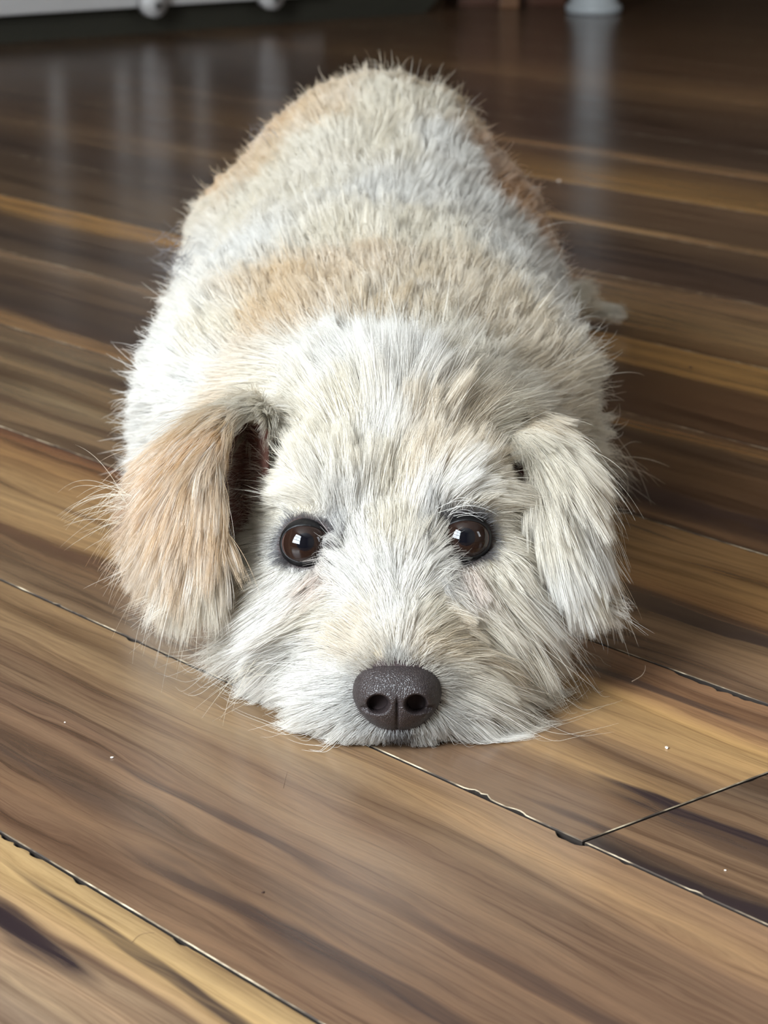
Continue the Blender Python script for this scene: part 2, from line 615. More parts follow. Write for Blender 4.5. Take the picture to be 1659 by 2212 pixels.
def window(name, along, fixed, hole, label, nx, nz):
    h0, h1, z0, z1 = hole

    def bar(nm, a0, a1, b0, b1, parent):
        if along == 'v':
            return room_box(nm, fixed - 0.05, fixed - 0.01, a0, a1, b0, b1, M_WHITE, parent)
        return room_box(nm, a0, a1, fixed - 0.05, fixed - 0.01, b0, b1, M_WHITE, parent)
    e = empty(name, RP(fixed, (h0 + h1) / 2, z0) if along == 'v' else RP((h0 + h1) / 2, fixed, z0))
    bpy.context.view_layer.update()
    tag(e, label, 'window', kind='structure')
    fw = 0.05
    bar('window_frame', h0, h0 + fw, z0, z1, e)
    bar('window_frame', h1 - fw, h1, z0, z1, e)
    bar('window_frame', h0 + fw, h1 - fw, z0, z0 + fw, e)
    bar('window_frame', h0 + fw, h1 - fw, z1 - fw, z1, e)
    for i in range(1, nx):
        c = h0 + (h1 - h0) * i / nx
        bar('glazing_bar', c - 0.015, c + 0.015, z0 + fw, z1 - fw, e)
    for j in range(1, nz):
        c = z0 + (z1 - z0) * j / nz
        bar('glazing_bar', h0 + fw, h1 - fw, c - 0.02, c + 0.02, e)


window('window_1', 'v', W_LEFT, WIN1, 'tall white framed window lighting the dog from the left', 2, 3)
window('window_2', 'w', V_NEAR, WIN2, 'small white framed window behind the camera', 1, 2)

# ------------------------------------------------------------------ furniture at the back
M_RAIL = plain('white_lacquer', rgb(196, 192, 190), 0.35, 0.5, noise_amt=0.03)
M_DARK = plain('dark_plinth', rgb(52, 50, 42), 0.6, 0.3, noise_amt=0.12, noise_scale=9)
M_SCREW = plain('screw_steel', rgb(120, 120, 118), 0.3, 0.5, metal=0.9)
M_REDWOOD = plain('dark_cherry_wood', rgb(78, 42, 22), 0.45, 0.4, noise_amt=0.25, noise_scale=8)
M_LEGWOOD = plain('brown_wood_leg', rgb(110, 74, 46), 0.45, 0.4, noise_amt=0.2, noise_scale=12)
M_GREY = plain('grey_white_paint', rgb(176, 180, 182), 0.4, 0.5, noise_amt=0.06)
M_FABRIC = plain('mattress_fabric', rgb(58, 50, 44), 0.9, 0.1, noise_amt=0.06, noise_scale=50)

VB = 3.86
bed = empty('daybed', RP(2.4, VB, 0), (0, 0, ROT_Z))
bpy.context.view_layer.update()
tag(bed, 'white slatted daybed with dark plinth and round screw lugs, at top left', 'bed')
uA = room_wv(on_floor(-500, 112))[0]
uE = room_wv(on_floor(945, 31))[0]
# plinth with a flared right end (profile in local x,z; extruded along y)
xa, xe = uA - 2.4, uE - 2.4
pv = []
for yy in (0.0, 0.75):
    pv += [(xa, yy, 0), (xe, yy, 0), (xe + 0.11, yy, 0.085), (xa, yy, 0.085)]
plinth = new_obj('plinth', mesh_from(pv, [(0, 1, 2, 3), (7, 6, 5, 4), (0, 4, 5, 1), (1, 5, 6, 2), (2, 6, 7, 3), (3, 7, 4, 0)]), M_DARK, bed)


def bed_part(name, size, c, mat, bevel=0.004, parent=None):
    return new_obj(name, box_mesh(size, c, bevel), mat, parent or bed)


rail_end = room_wv(on_floor(690, 47))[0] - 2.4
railL = rail_end - xa
bed_part('bottom_rail', (railL, 0.035, 0.034), ((xa + rail_end) / 2, -0.02, 0.052 + 0.017), M_RAIL)
bed_part('top_rail', (railL, 0.035, 0.07), ((xa + rail_end) / 2, -0.02, 0.62), M_RAIL)
for px in (305, 566):
    u = room_wv(on_floor(px, 94 - 0.066 * px))[0] - 2.4
    bm = bmesh.new()
    bmesh.ops.create_cone(bm, cap_ends=True, segments=28, radius1=0.028, radius2=0.028, depth=0.03)
    bmesh.ops.rotate(bm, cent=(0, 0, 0), matrix=Matrix.Rotation(math.pi / 2, 3, 'X'), verts=bm.verts)
    bmesh.ops.bevel(bm, geom=[e for e in bm.edges if e.calc_length() < 0.012], offset=0.004, segments=2, affect='EDGES')
    bmesh.ops.translate(bm, vec=(u, -0.055, 0.062), verts=bm.verts)
    lug = new_obj('lug', bm_mesh(bm), M_RAIL, bed, True)
    bm = bmesh.new()
    bmesh.ops.create_cone(bm, cap_ends=True, segments=16, radius1=0.007, radius2=0.006, depth=0.004)
    bmesh.ops.rotate(bm, cent=(0, 0, 0), matrix=Matrix.Rotation(math.pi / 2, 3, 'X'), verts=bm.verts)
    bmesh.ops.translate(bm, vec=(u + 0.002, -0.0715, 0.056), verts=bm.verts)
    new_obj('screw', bm_mesh(bm), M_SCREW, lug)
    bed_part('post', (0.042, 0.04, 0.56), (u, -0.058, 0.36), M_RAIL)
for px in (110, 256, 346, 432, 610):
    u = room_wv(on_floor(px, 94 - 0.066 * px))[0] - 2.4
    bed_part('slat', (0.024, 0.02, 0.53), (u, -0.02, 0.335), M_RAIL)
bed_part('mattress', (xe - xa - 0.1, 0.7, 0.26), ((xa + xe) / 2, 0.40, 0.2149), M_FABRIC, 0.03)

# pedestal side table
tp = on_floor(1282, 29)
table = empty('side_table', tp)
tag(table, 'grey-white pedestal side table with ringed foot, at top right', 'table')
new_obj('foot', lathe_mesh([(0.054, 0.0), (0.058, 0.004), (0.059, 0.014), (0.056, 0.020), (0.049, 0.023), (0.050, 0.030), (0.046, 0.036)], 48), M_GREY, table, True)
new_obj('column', lathe_mesh([(0.043, 0.034), (0.040, 0.06), (0.038, 0.25), (0.034, 0.42), (0.040, 0.47), (0.06, 0.49)], 48), M_GREY, table, True)
new_obj('table_top', lathe_mesh([(0.05, 0.488), (0.10, 0.492), (0.11, 0.50), (0.11, 0.512), (0.10, 0.518)], 48), M_GREY, table, True)

# cherry wood cabinet behind
cb = on_floor(1105, 19)
cab = empty('cabinet', (cb.x, cb.y, 0), (0, 0, math.radians(4)))
tag(cab, 'dark cherry wood cabinet with a lighter front leg, far back beside the pedestal table', 'cabinet')
new_obj('body', box_mesh((0.24, 0.34, 0.66), (0.01, 0.23, 0.36), 0.004), M_REDWOOD, cab)
new_obj('skirting', box_mesh((0.235, 0.32, 0.05), (0.01, 0.24, 0.025), 0.002), M_REDWOOD, cab)
new_obj('leg', box_mesh((0.042, 0.042, 0.70), (-0.004, 0.025, 0.35), 0.003), M_LEGWOOD, cab)
new_obj('cabinet_top', box_mesh((0.26, 0.42, 0.025), (0.01, 0.22, 0.7125), 0.004), M_LEGWOOD, cab)
new_obj('door', box_mesh((0.10, 0.018, 0.56), (0.070, 0.052, 0.36), 0.003), M_REDWOOD, cab)
new_obj('door', box_mesh((0.075, 0.018, 0.56), (-0.067, 0.052, 0.36), 0.003), M_REDWOOD, cab)

# ------------------------------------------------------------------ the dog: one continuous body surface
VOX = 0.0025
GO = np.array([-0.235, 0.985, -0.012])
GN = (int(0.47 / VOX), int(1.13 / VOX), int(0.275 / VOX))
FLD = np.full(GN, 0.2, np.float32)


def block(c0, c1):
    i0 = np.maximum(np.floor((np.array(c0) - GO) / VOX).astype(int), 0)
    i1 = np.minimum(np.ceil((np.array(c1) - GO) / VOX).astype(int) + 1, GN)
    sl = tuple(slice(a, b) for a, b in zip(i0, i1))
    ax = [GO[k] + VOX * np.arange(i0[k], i1[k], dtype=np.float32) for k in range(3)]
    X, Y, Z = np.meshgrid(*ax, indexing='ij', sparse=False)
    return sl, np.stack([X, Y, Z], -1).astype(np.float32)


def blend(sl, d, k, sub=False):
    a = FLD[sl]
    if sub:
        d = -d
        h = np.clip(0.5 - 0.5 * (a - d) / k, 0, 1)
        FLD[sl] = a * (1 - h) + d * h + k * h * (1 - h)
    else:
        h = np.clip(0.5 + 0.5 * (a - d) / k, 0, 1)
        FLD[sl] = a * (1 - h) + d * h - k * h * (1 - h)


def ell_sdf(P, c, r, R=None):
    q = P - np.array(c, np.float32)
    if R is not None:
        q = q @ np.array(R, np.float32)
    r = np.array(r, np.float32)
    k0 = np.sqrt(((q / r) ** 2).sum(-1)) + 1e-9
    k1 = np.sqrt(((q / (r * r)) ** 2).sum(-1)) + 1e-9
    return k0 * (k0 - 1) / k1


def ell(c, r, k=0.02, R=None, sub=False):
    m = max(r) if R is not None else None
    rr = np.array(r) if m is None else np.array([m] * 3)
    sl, P = block(np.array(c) - rr - k - 0.012, np.array(c) + rr + k + 0.012)
    blend(sl, ell_sdf(P, c, r, R), k, sub)


def cone_sdf(P, a, b, ra, rb):
    a, b = np.array(a, np.float32), np.array(b, np.float32)
    ab = b - a
    t = np.clip(((P - a) @ ab) / (ab @ ab), 0, 1)
    d = np.sqrt(((P - (a + t[..., None] * ab)) ** 2).sum(-1))
    return d - (ra + (rb - ra) * t)


def cone(a, b, ra, rb, k=0.015):
    m = max(ra, rb) + k + 0.012
    sl, P = block(np.minimum(a, b) - m, np.maximum(a, b) + m)
    blend(sl, cone_sdf(P, a, b, ra, rb), k)


def rx(deg):
    return np.array(Matrix.Rotation(math.radians(deg), 3, 'X'))


# trunk
ell((-0.006, 1.735, 0.086), (0.110, 0.155, 0.139), 0.03)
ell((-0.012, 1.56, 0.074), (0.114, 0.17, 0.102), 0.06)
ell((-0.012, 1.425, 0.060), (0.113, 0.150, 0.086), 0.05)
ell((-0.006, 1.33, 0.066), (0.098, 0.11, 0.070), 0.05)       # neck and front of the chest
for s in (-1, 1):
    ell((-0.012 + s * 0.070, 1.45, 0.085), (0.043, 0.10, 0.052), 0.04)       # shoulder blades
# thighs, hind shanks and feet
for s in (-1, 1):
    x = -0.010
    ell((x + s * 0.092, 1.70, 0.075), (0.038, 0.105, 0.080), 0.03, rx(12))
    cone((x + s * 0.118, 1.76, 0.035), (x + s * 0.118, 1.60, 0.022), 0.024, 0.017, 0.02)
    cone((x + s * 0.118, 1.60, 0.018), (x + s * 0.116, 1.545, 0.015), 0.018, 0.015, 0.012)
# upper arms, elbows, fore-arms folded forward beneath the neck
for s in (-1, 1):
    x = -0.012
    ell((x + s * 0.090, 1.385, 0.058), (0.031, 0.060, 0.060), 0.03)
    cone((x + s * 0.105, 1.43, 0.022), (x + s * 0.080, 1.29, 0.020), 0.022, 0.018, 0.025)
    cone((x + s * 0.080, 1.29, 0.018), (x + s * 0.055, 1.235, 0.016), 0.017, 0.015, 0.012)
# tail curling out to the right, tip on the floor
TAIL = [(0.00, 1.86, 0.10, 0.018), (0.05, 1.935, 0.055, 0.015), (0.105, 1.965, 0.028, 0.012), (0.155, 1.965, 0.019, 0.008), (0.182, 1.958, 0.016, 0.004)]
for a, b in zip(TAIL[:-1], TAIL[1:]):
    cone(a[:3], b[:3], a[3], b[3], 0.012)
# head
HX = 0.004
ell((HX, 1.170, 0.086), (0.056, 0.064, 0.062), 0.03)
ell((HX, 1.225, 0.075), (0.060, 0.075, 0.060), 0.05)
cone((HX, 1.115, 0.048), (HX + 0.003, 1.064, 0.031), 0.045, 0.030, 0.02)
cone((HX, 1.100, 0.072), (HX + 0.003, 1.056, 0.040), 0.024, 0.0155, 0.02)
for s in (-1, 1):
    ell((HX + s * 0.040, 1.125, 0.050), (0.032, 0.050, 0.046), 0.025)
    ell((HX + s * 0.033, 1.112, 0.106), (0.020, 0.018, 0.013), 0.022)     # brow
    ell((HX + 0.002 + s * 0.019, 1.062, 0.021), (0.019, 0.020, 0.019), 0.012)     # lip pads
ell((HX + 0.001, 1.062, 0.012), (0.024, 0.030, 0.012), 0.012)             # chin
EYES = [(at_y(661, 1174, 1.094), -1), (at_y(1005, 1163, 1.094), 1)]
ER = 0.0128
for c, s in EYES:
    ell(tuple(c + Vector((0, -0.010, 0))), (ER * 0.88, 0.016, ER * 0.68), 0.003, None, True)

# ears: leaf-shaped sheets; each row runs from the front edge to the outer edge, as (pixel, pixel, distance)
EAR_L = [[(575, 900, 1.165), (555, 880, 1.175), (540, 868, 1.185)],
         [(495, 905, 1.138), (465, 908, 1.152), (445, 920, 1.165)],
         [(462, 985, 1.108), (400, 985, 1.122), (345, 1005, 1.150)],
         [(458, 1075, 1.094), (385, 1070, 1.106), (318, 1078, 1.140)],
         [(460, 1165, 1.088), (388, 1160, 1.096), (322, 1150, 1.125)],
         [(448, 1245, 1.086), (395, 1250, 1.093), (345, 1215, 1.112)]]
EAR_R = [[(1070, 935, 1.178), (1090, 912, 1.192), (1115, 895, 1.205)],
         [(1140, 965, 1.150), (1168, 945, 1.170), (1195, 932, 1.185)],
         [(1162, 1040, 1.124), (1205, 1015, 1.134), (1240, 1000, 1.152)],
         [(1180, 1115, 1.110), (1222, 1100, 1.117), (1260, 1088, 1.138)],
         [(1203, 1195, 1.103), (1242, 1185, 1.109), (1280, 1172, 1.128)],
         [(1238, 1272, 1.100), (1262, 1275, 1.105), (1288, 1258, 1.118)]]
CONCHA_L = [[(480, 925, 1.152), (525, 915, 1.168), (570, 930, 1.152)],
            [(466, 1010, 1.132), (515, 1010, 1.165), (575, 1010, 1.142)],
            [(464, 1100, 1.118), (515, 1105, 1.155), (580, 1105, 1.128)],
            [(464, 1190, 1.112), (515, 1195, 1.140), (580, 1190, 1.118)]]  # lowest row: inner-ear tone stands in for shaded cream cheek fur
CONCHA_R = [[(1140, 975, 1.160), (1115, 965, 1.172), (1075, 970, 1.155)],
            [(1165, 1045, 1.142), (1130, 1050, 1.160), (1088, 1055, 1.138)],
            [(1182, 1120, 1.126), (1155, 1125, 1.142), (1118, 1130, 1.120)]]


def sheet_points(rows, nu, nv):
    A = np.array([[tuple(at_y(*p)) for p in r] for r in rows], float)

    def resample(M, n):           # Catmull-Rom along axis 0
        m = M.shape[0]
        out = []
        for t in np.linspace(0, m - 1, n):
            i = min(int(t), m - 2)
            f = t - i
            p0, p1, p2, p3 = M[max(i - 1, 0)], M[i], M[i + 1], M[min(i + 2, m - 1)]
            out.append(0.5 * ((2 * p1) + (-p0 + p2) * f + (2 * p0 - 5 * p1 + 4 * p2 - p3) * f * f + (-p0 + 3 * p1 - 3 * p2 + p3) * f ** 3))
        return np.array(out)
    B = resample(A, nv)
    return np.swapaxes(resample(np.swapaxes(B, 0, 1), nu), 0, 1).reshape(-1, 3)


SHEETS = {'ear_l': sheet_points(EAR_L, 26, 42), 'ear_r': sheet_points(EAR_R, 22, 42),
          'con_l': sheet_points(CONCHA_L, 16, 24), 'con_r': sheet_points(CONCHA_R, 16, 24)}


def cloud_sdf(P, pts, r):
    sh = P.shape[:-1]
    q = P.reshape(-1, 3).astype(np.float32)
    pts = pts.astype(np.float32)
    out = np.empty(len(q), np.float32)
    p2 = (pts ** 2).sum(1)
    for a in range(0, len(q), 20000):
        b = q[a:a + 20000]
        out[a:a + 20000] = ((b ** 2).sum(1)[:, None] - 2 * b @ pts.T + p2[None]).min(1)
    return np.sqrt(np.maximum(out, 0)).reshape(sh) - r


for nm, r, k in (('con_l', 0.0030, 0.004), ('con_r', 0.0030, 0.004), ('ear_l', 0.0034, 0.004), ('ear_r', 0.0034, 0.004)):
    pts = SHEETS[nm]
    sl, P = block(pts.min(0) - 0.014, pts.max(0) + 0.014)
    blend(sl, cloud_sdf(P, pts, r), k)
# nothing reaches below the floor
zz = (GO[2] + VOX * np.arange(GN[2])).astype(np.float32)
FLD = np.maximum(FLD, (0.0008 - zz)[None, None, :])


def surface_nets(Fv):
    S = Fv < 0
    nx, ny, nz = Fv.shape
    cnt = np.zeros((nx - 1, ny - 1, nz - 1), np.int8)
    cor = [(i, j, k) for i in (0, 1) for j in (0, 1) for k in (0, 1)]
    for i, j, k in cor:
        cnt += S[i:nx - 1 + i, j:ny - 1 + j, k:nz - 1 + k]
    idx = np.argwhere((cnt > 0) & (cnt < 8))
    acc = np.zeros((len(idx), 3))
    num = np.zeros(len(idx))
    vals = {c: Fv[idx[:, 0] + c[0], idx[:, 1] + c[1], idx[:, 2] + c[2]] for c in cor}
    for a in cor:
        for ax in range(3):
            if a[ax] == 0:
                b = list(a)
                b[ax] = 1
                b = tuple(b)
                fa, fb = vals[a], vals[b]
                m = (fa < 0) != (fb < 0)
                t = np.where(m, fa / np.where(m, fa - fb, 1), 0)
                p = np.zeros((len(idx), 3))
                p[:] = a
                p[:, ax] += t
                acc[m] += p[m]
                num[m] += 1
    verts = GO + VOX * (idx + acc / num[:, None])
    lut = np.full(cnt.shape, -1, np.int32)
    lut[idx[:, 0], idx[:, 1], idx[:, 2]] = np.arange(len(idx))
    quads = []
    for ax in range(3):
        u, v = [(1, 2), (2, 0), (0, 1)][ax]
        sA = [slice(None)] * 3
        sB = [slice(None)] * 3
        sA[ax], sB[ax] = slice(0, -1), slice(1, None)
        A, B = S[tuple(sA)], S[tuple(sB)]
        e = np.argwhere(A != B)
        ok = (e[:, u] > 0) & (e[:, v] > 0) & (e[:, u] < Fv.shape[u] - 1) & (e[:, v] < Fv.shape[v] - 1)
        e = e[ok]
        inside = A[e[:, 0], e[:, 1], e[:, 2]]
        q = []
        for du, dv in ((-1, -1), (0, -1), (0, 0), (-1, 0)):
            c = e.copy()
            c[:, u] += du
            c[:, v] += dv
            q.append(lut[c[:, 0], c[:, 1], c[:, 2]])
        q = np.stack(q, 1)
        q[~inside] = q[~inside][:, ::-1]
        quads.append(q)
    return verts, np.concatenate(quads)


VERTS, QUADS = surface_nets(FLD)
# keep only the largest connected piece (drops specks)
lab = np.arange(len(VERTS))
for _ in range(400):
    m = lab[QUADS].min(1)
    old = lab.copy()
    for k in range(4):
        np.minimum.at(lab, QUADS[:, k], m)
    lab = lab[lab]
    if (lab == old).all():
        break
big = np.bincount(lab).argmax()
keepq = lab[QUADS[:, 0]] == big
used = np.unique(QUADS[keepq])
remap = np.full(len(VERTS), -1)
remap[used] = np.arange(len(used))
VERTS, QUADS = VERTS[used], remap[QUADS[keepq]]
# light smoothing
for _ in range(3):
    acc = np.zeros_like(VERTS)
    num = np.zeros(len(VERTS))
    for k in range(4):
        np.add.at(acc, QUADS[:, k], VERTS[QUADS[:, (k + 1) % 4]])
        np.add.at(num, QUADS[:, k], 1)
    VERTS = VERTS * 0.5 + 0.5 * acc / num[:, None]
VERTS[:, 2] = np.maximum(VERTS[:, 2], 0.0006)
print('dog body verts', len(VERTS))

dog = empty('dog', (0.0, 1.45, 0.0))
tag(dog, 'scruffy cream and tan dog lying flat with its chin on the floor', 'dog')
bpy.context.view_layer.update()
DOG_INV = dog.matrix_world.inverted()


def dog_part(name, me, mat=None, smooth=True, parent=None):
    o = new_obj(name, me, mat, None, smooth)
    o.parent = parent or dog
    if parent is None:
        o.matrix_parent_inverse = DOG_INV
    return o


body_me = bpy.data.meshes.new('body')
body_me.vertices.add(len(VERTS))
body_me.vertices.foreach_set('co', VERTS.astype(np.float32).ravel())
body_me.loops.add(len(QUADS) * 4)
body_me.loops.foreach_set('vertex_index', QUADS.astype(np.int32).ravel())
body_me.polygons.add(len(QUADS))
body_me.polygons.foreach_set('loop_start', np.arange(0, len(QUADS) * 4, 4, dtype=np.int32))
body_me.update(calc_edges=True)
body_me.validate()
VN = np.zeros((len(VERTS), 3), np.float32)
body_me.vertices.foreach_get('co', VN.ravel())
VN = np.array([v.normal[:] for v in body_me.vertices])

# --- which sheet a vertex belongs to (0 = trunk, legs and head; 1, 2 = ears; 3 = inside of an ear)
REG = np.zeros(len(VERTS), np.int32)
vd = {nm: cloud_sdf(VERTS, SHEETS[nm], 0.0) for nm in SHEETS}
headd = ell_sdf(VERTS, (HX, 1.170, 0.086), (0.056, 0.064, 0.062))
for nm, code in (('ear_l', 1), ('ear_r', 2)):
    REG[(vd[nm] < 0.0052) & (headd > 0.002)] = code
for nm, en in (('con_l', 'ear_l'), ('con_r', 'ear_r')):
    REG[(vd[nm] < 0.0048) & (vd[nm] < vd[en])] = 3

# --- groom: guides as (pixel, pixel, image direction, length mm, lift deg, colour)
PAL = {'W': (232, 228, 221), 'C': (228, 218, 198), 'B': (214, 195, 164), 'T': (218, 192, 154), 'D': (190, 144, 92), 'H': (176, 130, 80), 'S': (214, 178, 130), 'E': (206, 171, 122), 'F': (208, 166, 110),  # D and H: tan browned further, with the right flank's shade put in
       'G': (104, 98, 98), 'K': (44, 40, 42), 'P': (226, 206, 192), 'R': (150, 104, 84)}
MAIN = [
    (858, 1420, 0, -1, 13, 32, 'W'), (815, 1424, -.6, -.8, 13, 32, 'B'), (905, 1424, .6, -.8, 13, 32, 'B'), (780, 1400, -1, -.3, 12, 30, 'B'),
    (940, 1400, 1, -.3, 12, 30, 'B'), (850, 1340, 0, -1, 12, 28, 'W'), (790, 1350, -.7, -.6, 16, 28, 'B'), (915, 1350, .7, -.6, 16, 28, 'C'),
    (845, 1260, 0, -1, 16, 26, 'W'), (780, 1270, -.6, -.7, 18, 26, 'W'), (905, 1270, .5, -.8, 18, 26, 'W'), (840, 1170, 0, -1, 20, 24, 'C'),
    (780, 1180, -.3, -1, 16, 26, 'W'), (900, 1180, .35, -1, 18, 26, 'C'), (760, 1110, -.2, -1, 16, 28, 'W'), (720, 1095, -.35, -1, 14, 32, 'W'),
    (930, 1110, .4, -1, 22, 32, 'W'), (970, 1075, .8, -.6, 28, 32, 'W'), (1040, 1080, 1, -.1, 24, 28, 'C'), (650, 1080, -.9, -.3, 16, 26, 'C'),
    (600, 1100, -1, .1, 18, 26, 'C'),
    (830, 1060, 0, -1, 24, 24, 'C'), (760, 1030, -.35, -1, 20, 24, 'C'), (690, 1000, -.6, -.75, 20, 24, 'C'), (620, 1000, -1, -.1, 20, 24, 'C'),
    (570, 990, -1, .35, 15, 24, 'W'), (900, 1030, .35, -1, 22, 24, 'B'), (970, 1010, .7, -.7, 22, 24, 'B'), (1040, 1000, .95, -.3, 20, 24, 'B'),
    (1090, 1010, 1, .3, 13, 24, 'C'), (830, 960, -.1, -1, 30, 22, 'W'), (760, 920, -.35, -.95, 28, 24, 'C'), (690, 910, -.6, -.8, 26, 24, 'C'),
    (620, 900, -.9, -.4, 28, 26, 'C'), (900, 940, .2, -1, 28, 24, 'B'), (980, 920, .5, -.85, 28, 24, 'B'), (1050, 920, .95, .1, 38, 26, 'C'),
    (1105, 940, .9, .5, 36, 26, 'C'), (840, 860, -.3, -.95, 42, 20, 'W'), (760, 830, -.6, -.8, 44, 22, 'W'), (680, 820, -.85, -.5, 40, 24, 'W'),
    (610, 840, -.9, .3, 40, 26, 'C'), (560, 860, -.85, .5, 36, 26, 'T'), (590, 885, -.85, .55, 30, 24, 'C'), (900, 850, .1, -1, 38, 24, 'W'), (980, 830, .35, -.95, 34, 26, 'C'), (1050, 840, .7, -.7, 34, 26, 'C'),
    (1110, 880, 1, .3, 42, 28, 'C'), (1085, 905, .92, .45, 42, 28, 'C'), (800, 770, -.3, -.95, 36, 28, 'W'), (720, 780, -.6, -.8, 36, 28, 'W'), (900, 770, .1, -1, 34, 28, 'C'),
    (1000, 780, .4, -.9, 34, 30, 'C'),
    (640, 1240, -.7, .5, 16, 24, 'W'), (705, 1245, -.5, .7, 13, 24, 'P'), (720, 1310, -.7, .4, 14, 24, 'C'), (600, 1180, -1, .2, 16, 26, 'W'),
    (570, 1240, -.8, .6, 26, 24, 'C'), (540, 1320, -.75, .7, 36, 24, 'C'), (520, 1400, -.75, .7, 44, 26, 'C'), (620, 1330, -.85, .5, 34, 22, 'W'),
    (600, 1420, -.9, .45, 46, 24, 'W'), (560, 1480, -.85, .55, 48, 28, 'C'), (700, 1400, -1, .15, 26, 24, 'W'), (690, 1470, -1, .25, 40, 26, 'W'),
    (640, 1510, -.9, .45, 50, 26, 'W'), (720, 1530, -.85, .5, 34, 30, 'W'), (680, 1570, -.75, .65, 38, 32, 'C'), (760, 1570, -.5, .85, 20, 38, 'W'),
    (740, 1480, -1, .1, 14, 32, 'W'), (800, 1595, -.25, 1, 14, 42, 'W'), (860, 1598, 0, 1, 7, 42, 'G'), (920, 1590, .25, 1, 16, 42, 'W'),  # grey guide under the nose paints the mouth line's shadow as hair colour
    (1008, 1238, .35, .9, 15, 24, 'P'), (970, 1225, -.1, .9, 12, 24, 'G'), (1060, 1230, .5, .85, 18, 22, 'C'), (1090, 1160, .65, .75, 22, 22, 'C'), (1095, 1100, .75, .65, 22, 22, 'C'),
    (960, 1300, .5, .6, 16, 24, 'B'), (1000, 1330, .6, .8, 26, 24, 'C'), (1070, 1320, .5, .87, 38, 22, 'C'), (1130, 1280, .38, .92, 40, 22, 'W'),
    (1150, 1360, .36, .93, 46, 24, 'W'), (1010, 1410, .75, .65, 46, 24, 'B'), (1080, 1410, .6, .8, 48, 24, 'C'), (1140, 1440, .55, .85, 50, 28, 'C'),
    (980, 1470, .95, .35, 34, 26, 'C'), (1040, 1490, .75, .65, 52, 26, 'C'), (1100, 1510, .7, .7, 54, 28, 'C'), (990, 1540, .75, .65, 38, 32, 'W'),
    (1050, 1560, .8, .55, 44, 32, 'B'),
    (830, 690, 0, -1, 30, 38, 'B'), (700, 690, -.4, -.9, 30, 38, 'T'), (600, 720, -.5, -.7, 32, 36, 'T'), (760, 610, -.2, -1, 30, 38, 'T'),
    (650, 640, -.4, -.9, 30, 38, 'T'), (950, 640, .2, -1, 30, 38, 'B'), (1050, 660, .4, -.9, 30, 38, 'B'), (1120, 740, .5, -.8, 30, 36, 'B'),
    (1130, 860, .8, -.3, 30, 34, 'B'), (1190, 720, .8, -.5, 34, 36, 'W'), (1230, 800, 1, -.1, 34, 38, 'C'), (1250, 900, 1, .2, 34, 38, 'C'),
    (1250, 1000, .9, .5, 36, 38, 'C'), (480, 760, -.7, -.6, 30, 36, 'C'), (400, 760, -.9, -.4, 30, 36, 'W'), (340, 800, -1, -.1, 30, 38, 'W'),
    (320, 900, -1, .2, 32, 38, 'W'), (300, 990, -.9, .5, 32, 38, 'W'), (450, 860, -.9, .1, 30, 34, 'W'),
    (830, 540, 0, -1, 28, 38, 'C'), (700, 540, -.3, -.95, 28, 38, 'C'), (560, 560, -.5, -.8, 28, 38, 'W'), (440, 600, -.8, -.5, 28, 38, 'W'),
    (380, 640, -1, -.2, 28, 38, 'W'), (950, 540, .2, -1, 28, 38, 'C'), (1080, 570, .5, -.85, 30, 38, 'W'), (1170, 610, .8, -.5, 30, 40, 'W'),
    (1210, 640, 1, -.2, 30, 40, 'C'), (830, 440, 0, -1, 26, 38, 'W'), (700, 430, -.3, -.9, 26, 38, 'C'), (560, 450, -.6, -.75, 26, 38, 'C'),
    (450, 470, -.85, -.4, 24, 38, 'C'), (960, 430, .2, -1, 28, 38, 'W'), (1030, 470, .5, -.8, 28, 40, 'W'), (1062, 400, .8, -.5, 20, 34, 'H'), (1095, 450, .8, -.5, 20, 34, 'H'), (1030, 325, .8, -.5, 20, 36, 'D'), (1130, 500, .8, -.5, 20, 34, 'D'), (1090, 525, .6, -.7, 28, 38, 'W'),
    (830, 340, 0, -1, 26, 38, 'C'), (700, 330, -.4, -.9, 24, 38, 'C'), (590, 340, -.7, -.65, 22, 36, 'T'), (510, 400, -.9, -.4, 20, 36, 'T'),
    (950, 340, .2, -1, 28, 40, 'W'), (985, 370, .4, -.9, 26, 38, 'W'), (1110, 430, .9, -.3, 20, 34, 'H'), (1070, 340, .8, -.5, 18, 34, 'H'), (1095, 375, .9, -.4, 18, 32, 'H'), (1140, 465, .9, -.3, 20, 32, 'H'), (1165, 520, .9, -.3, 20, 32, 'D'), (1040, 300, .8, -.5, 18, 34, 'D'), (480, 420, -.9, -.4, 20, 36, 'S'), (545, 345, -.8, -.5, 20, 36, 'S'), (610, 285, -.7, -.6, 20, 36, 'S'),
    (830, 260, 0, -1, 26, 40, 'C'), (720, 260, -.4, -.9, 24, 38, 'T'), (640, 280, -.7, -.6, 20, 36, 'T'), (930, 250, .25, -.95, 28, 42, 'C'),
    (1000, 280, .7, -.7, 24, 40, 'T'), (820, 215, 0, -1, 26, 46, 'C'), (740, 220, -.3, -.9, 22, 40, 'T'), (930, 215, .3, -.9, 26, 44, 'B'),
]
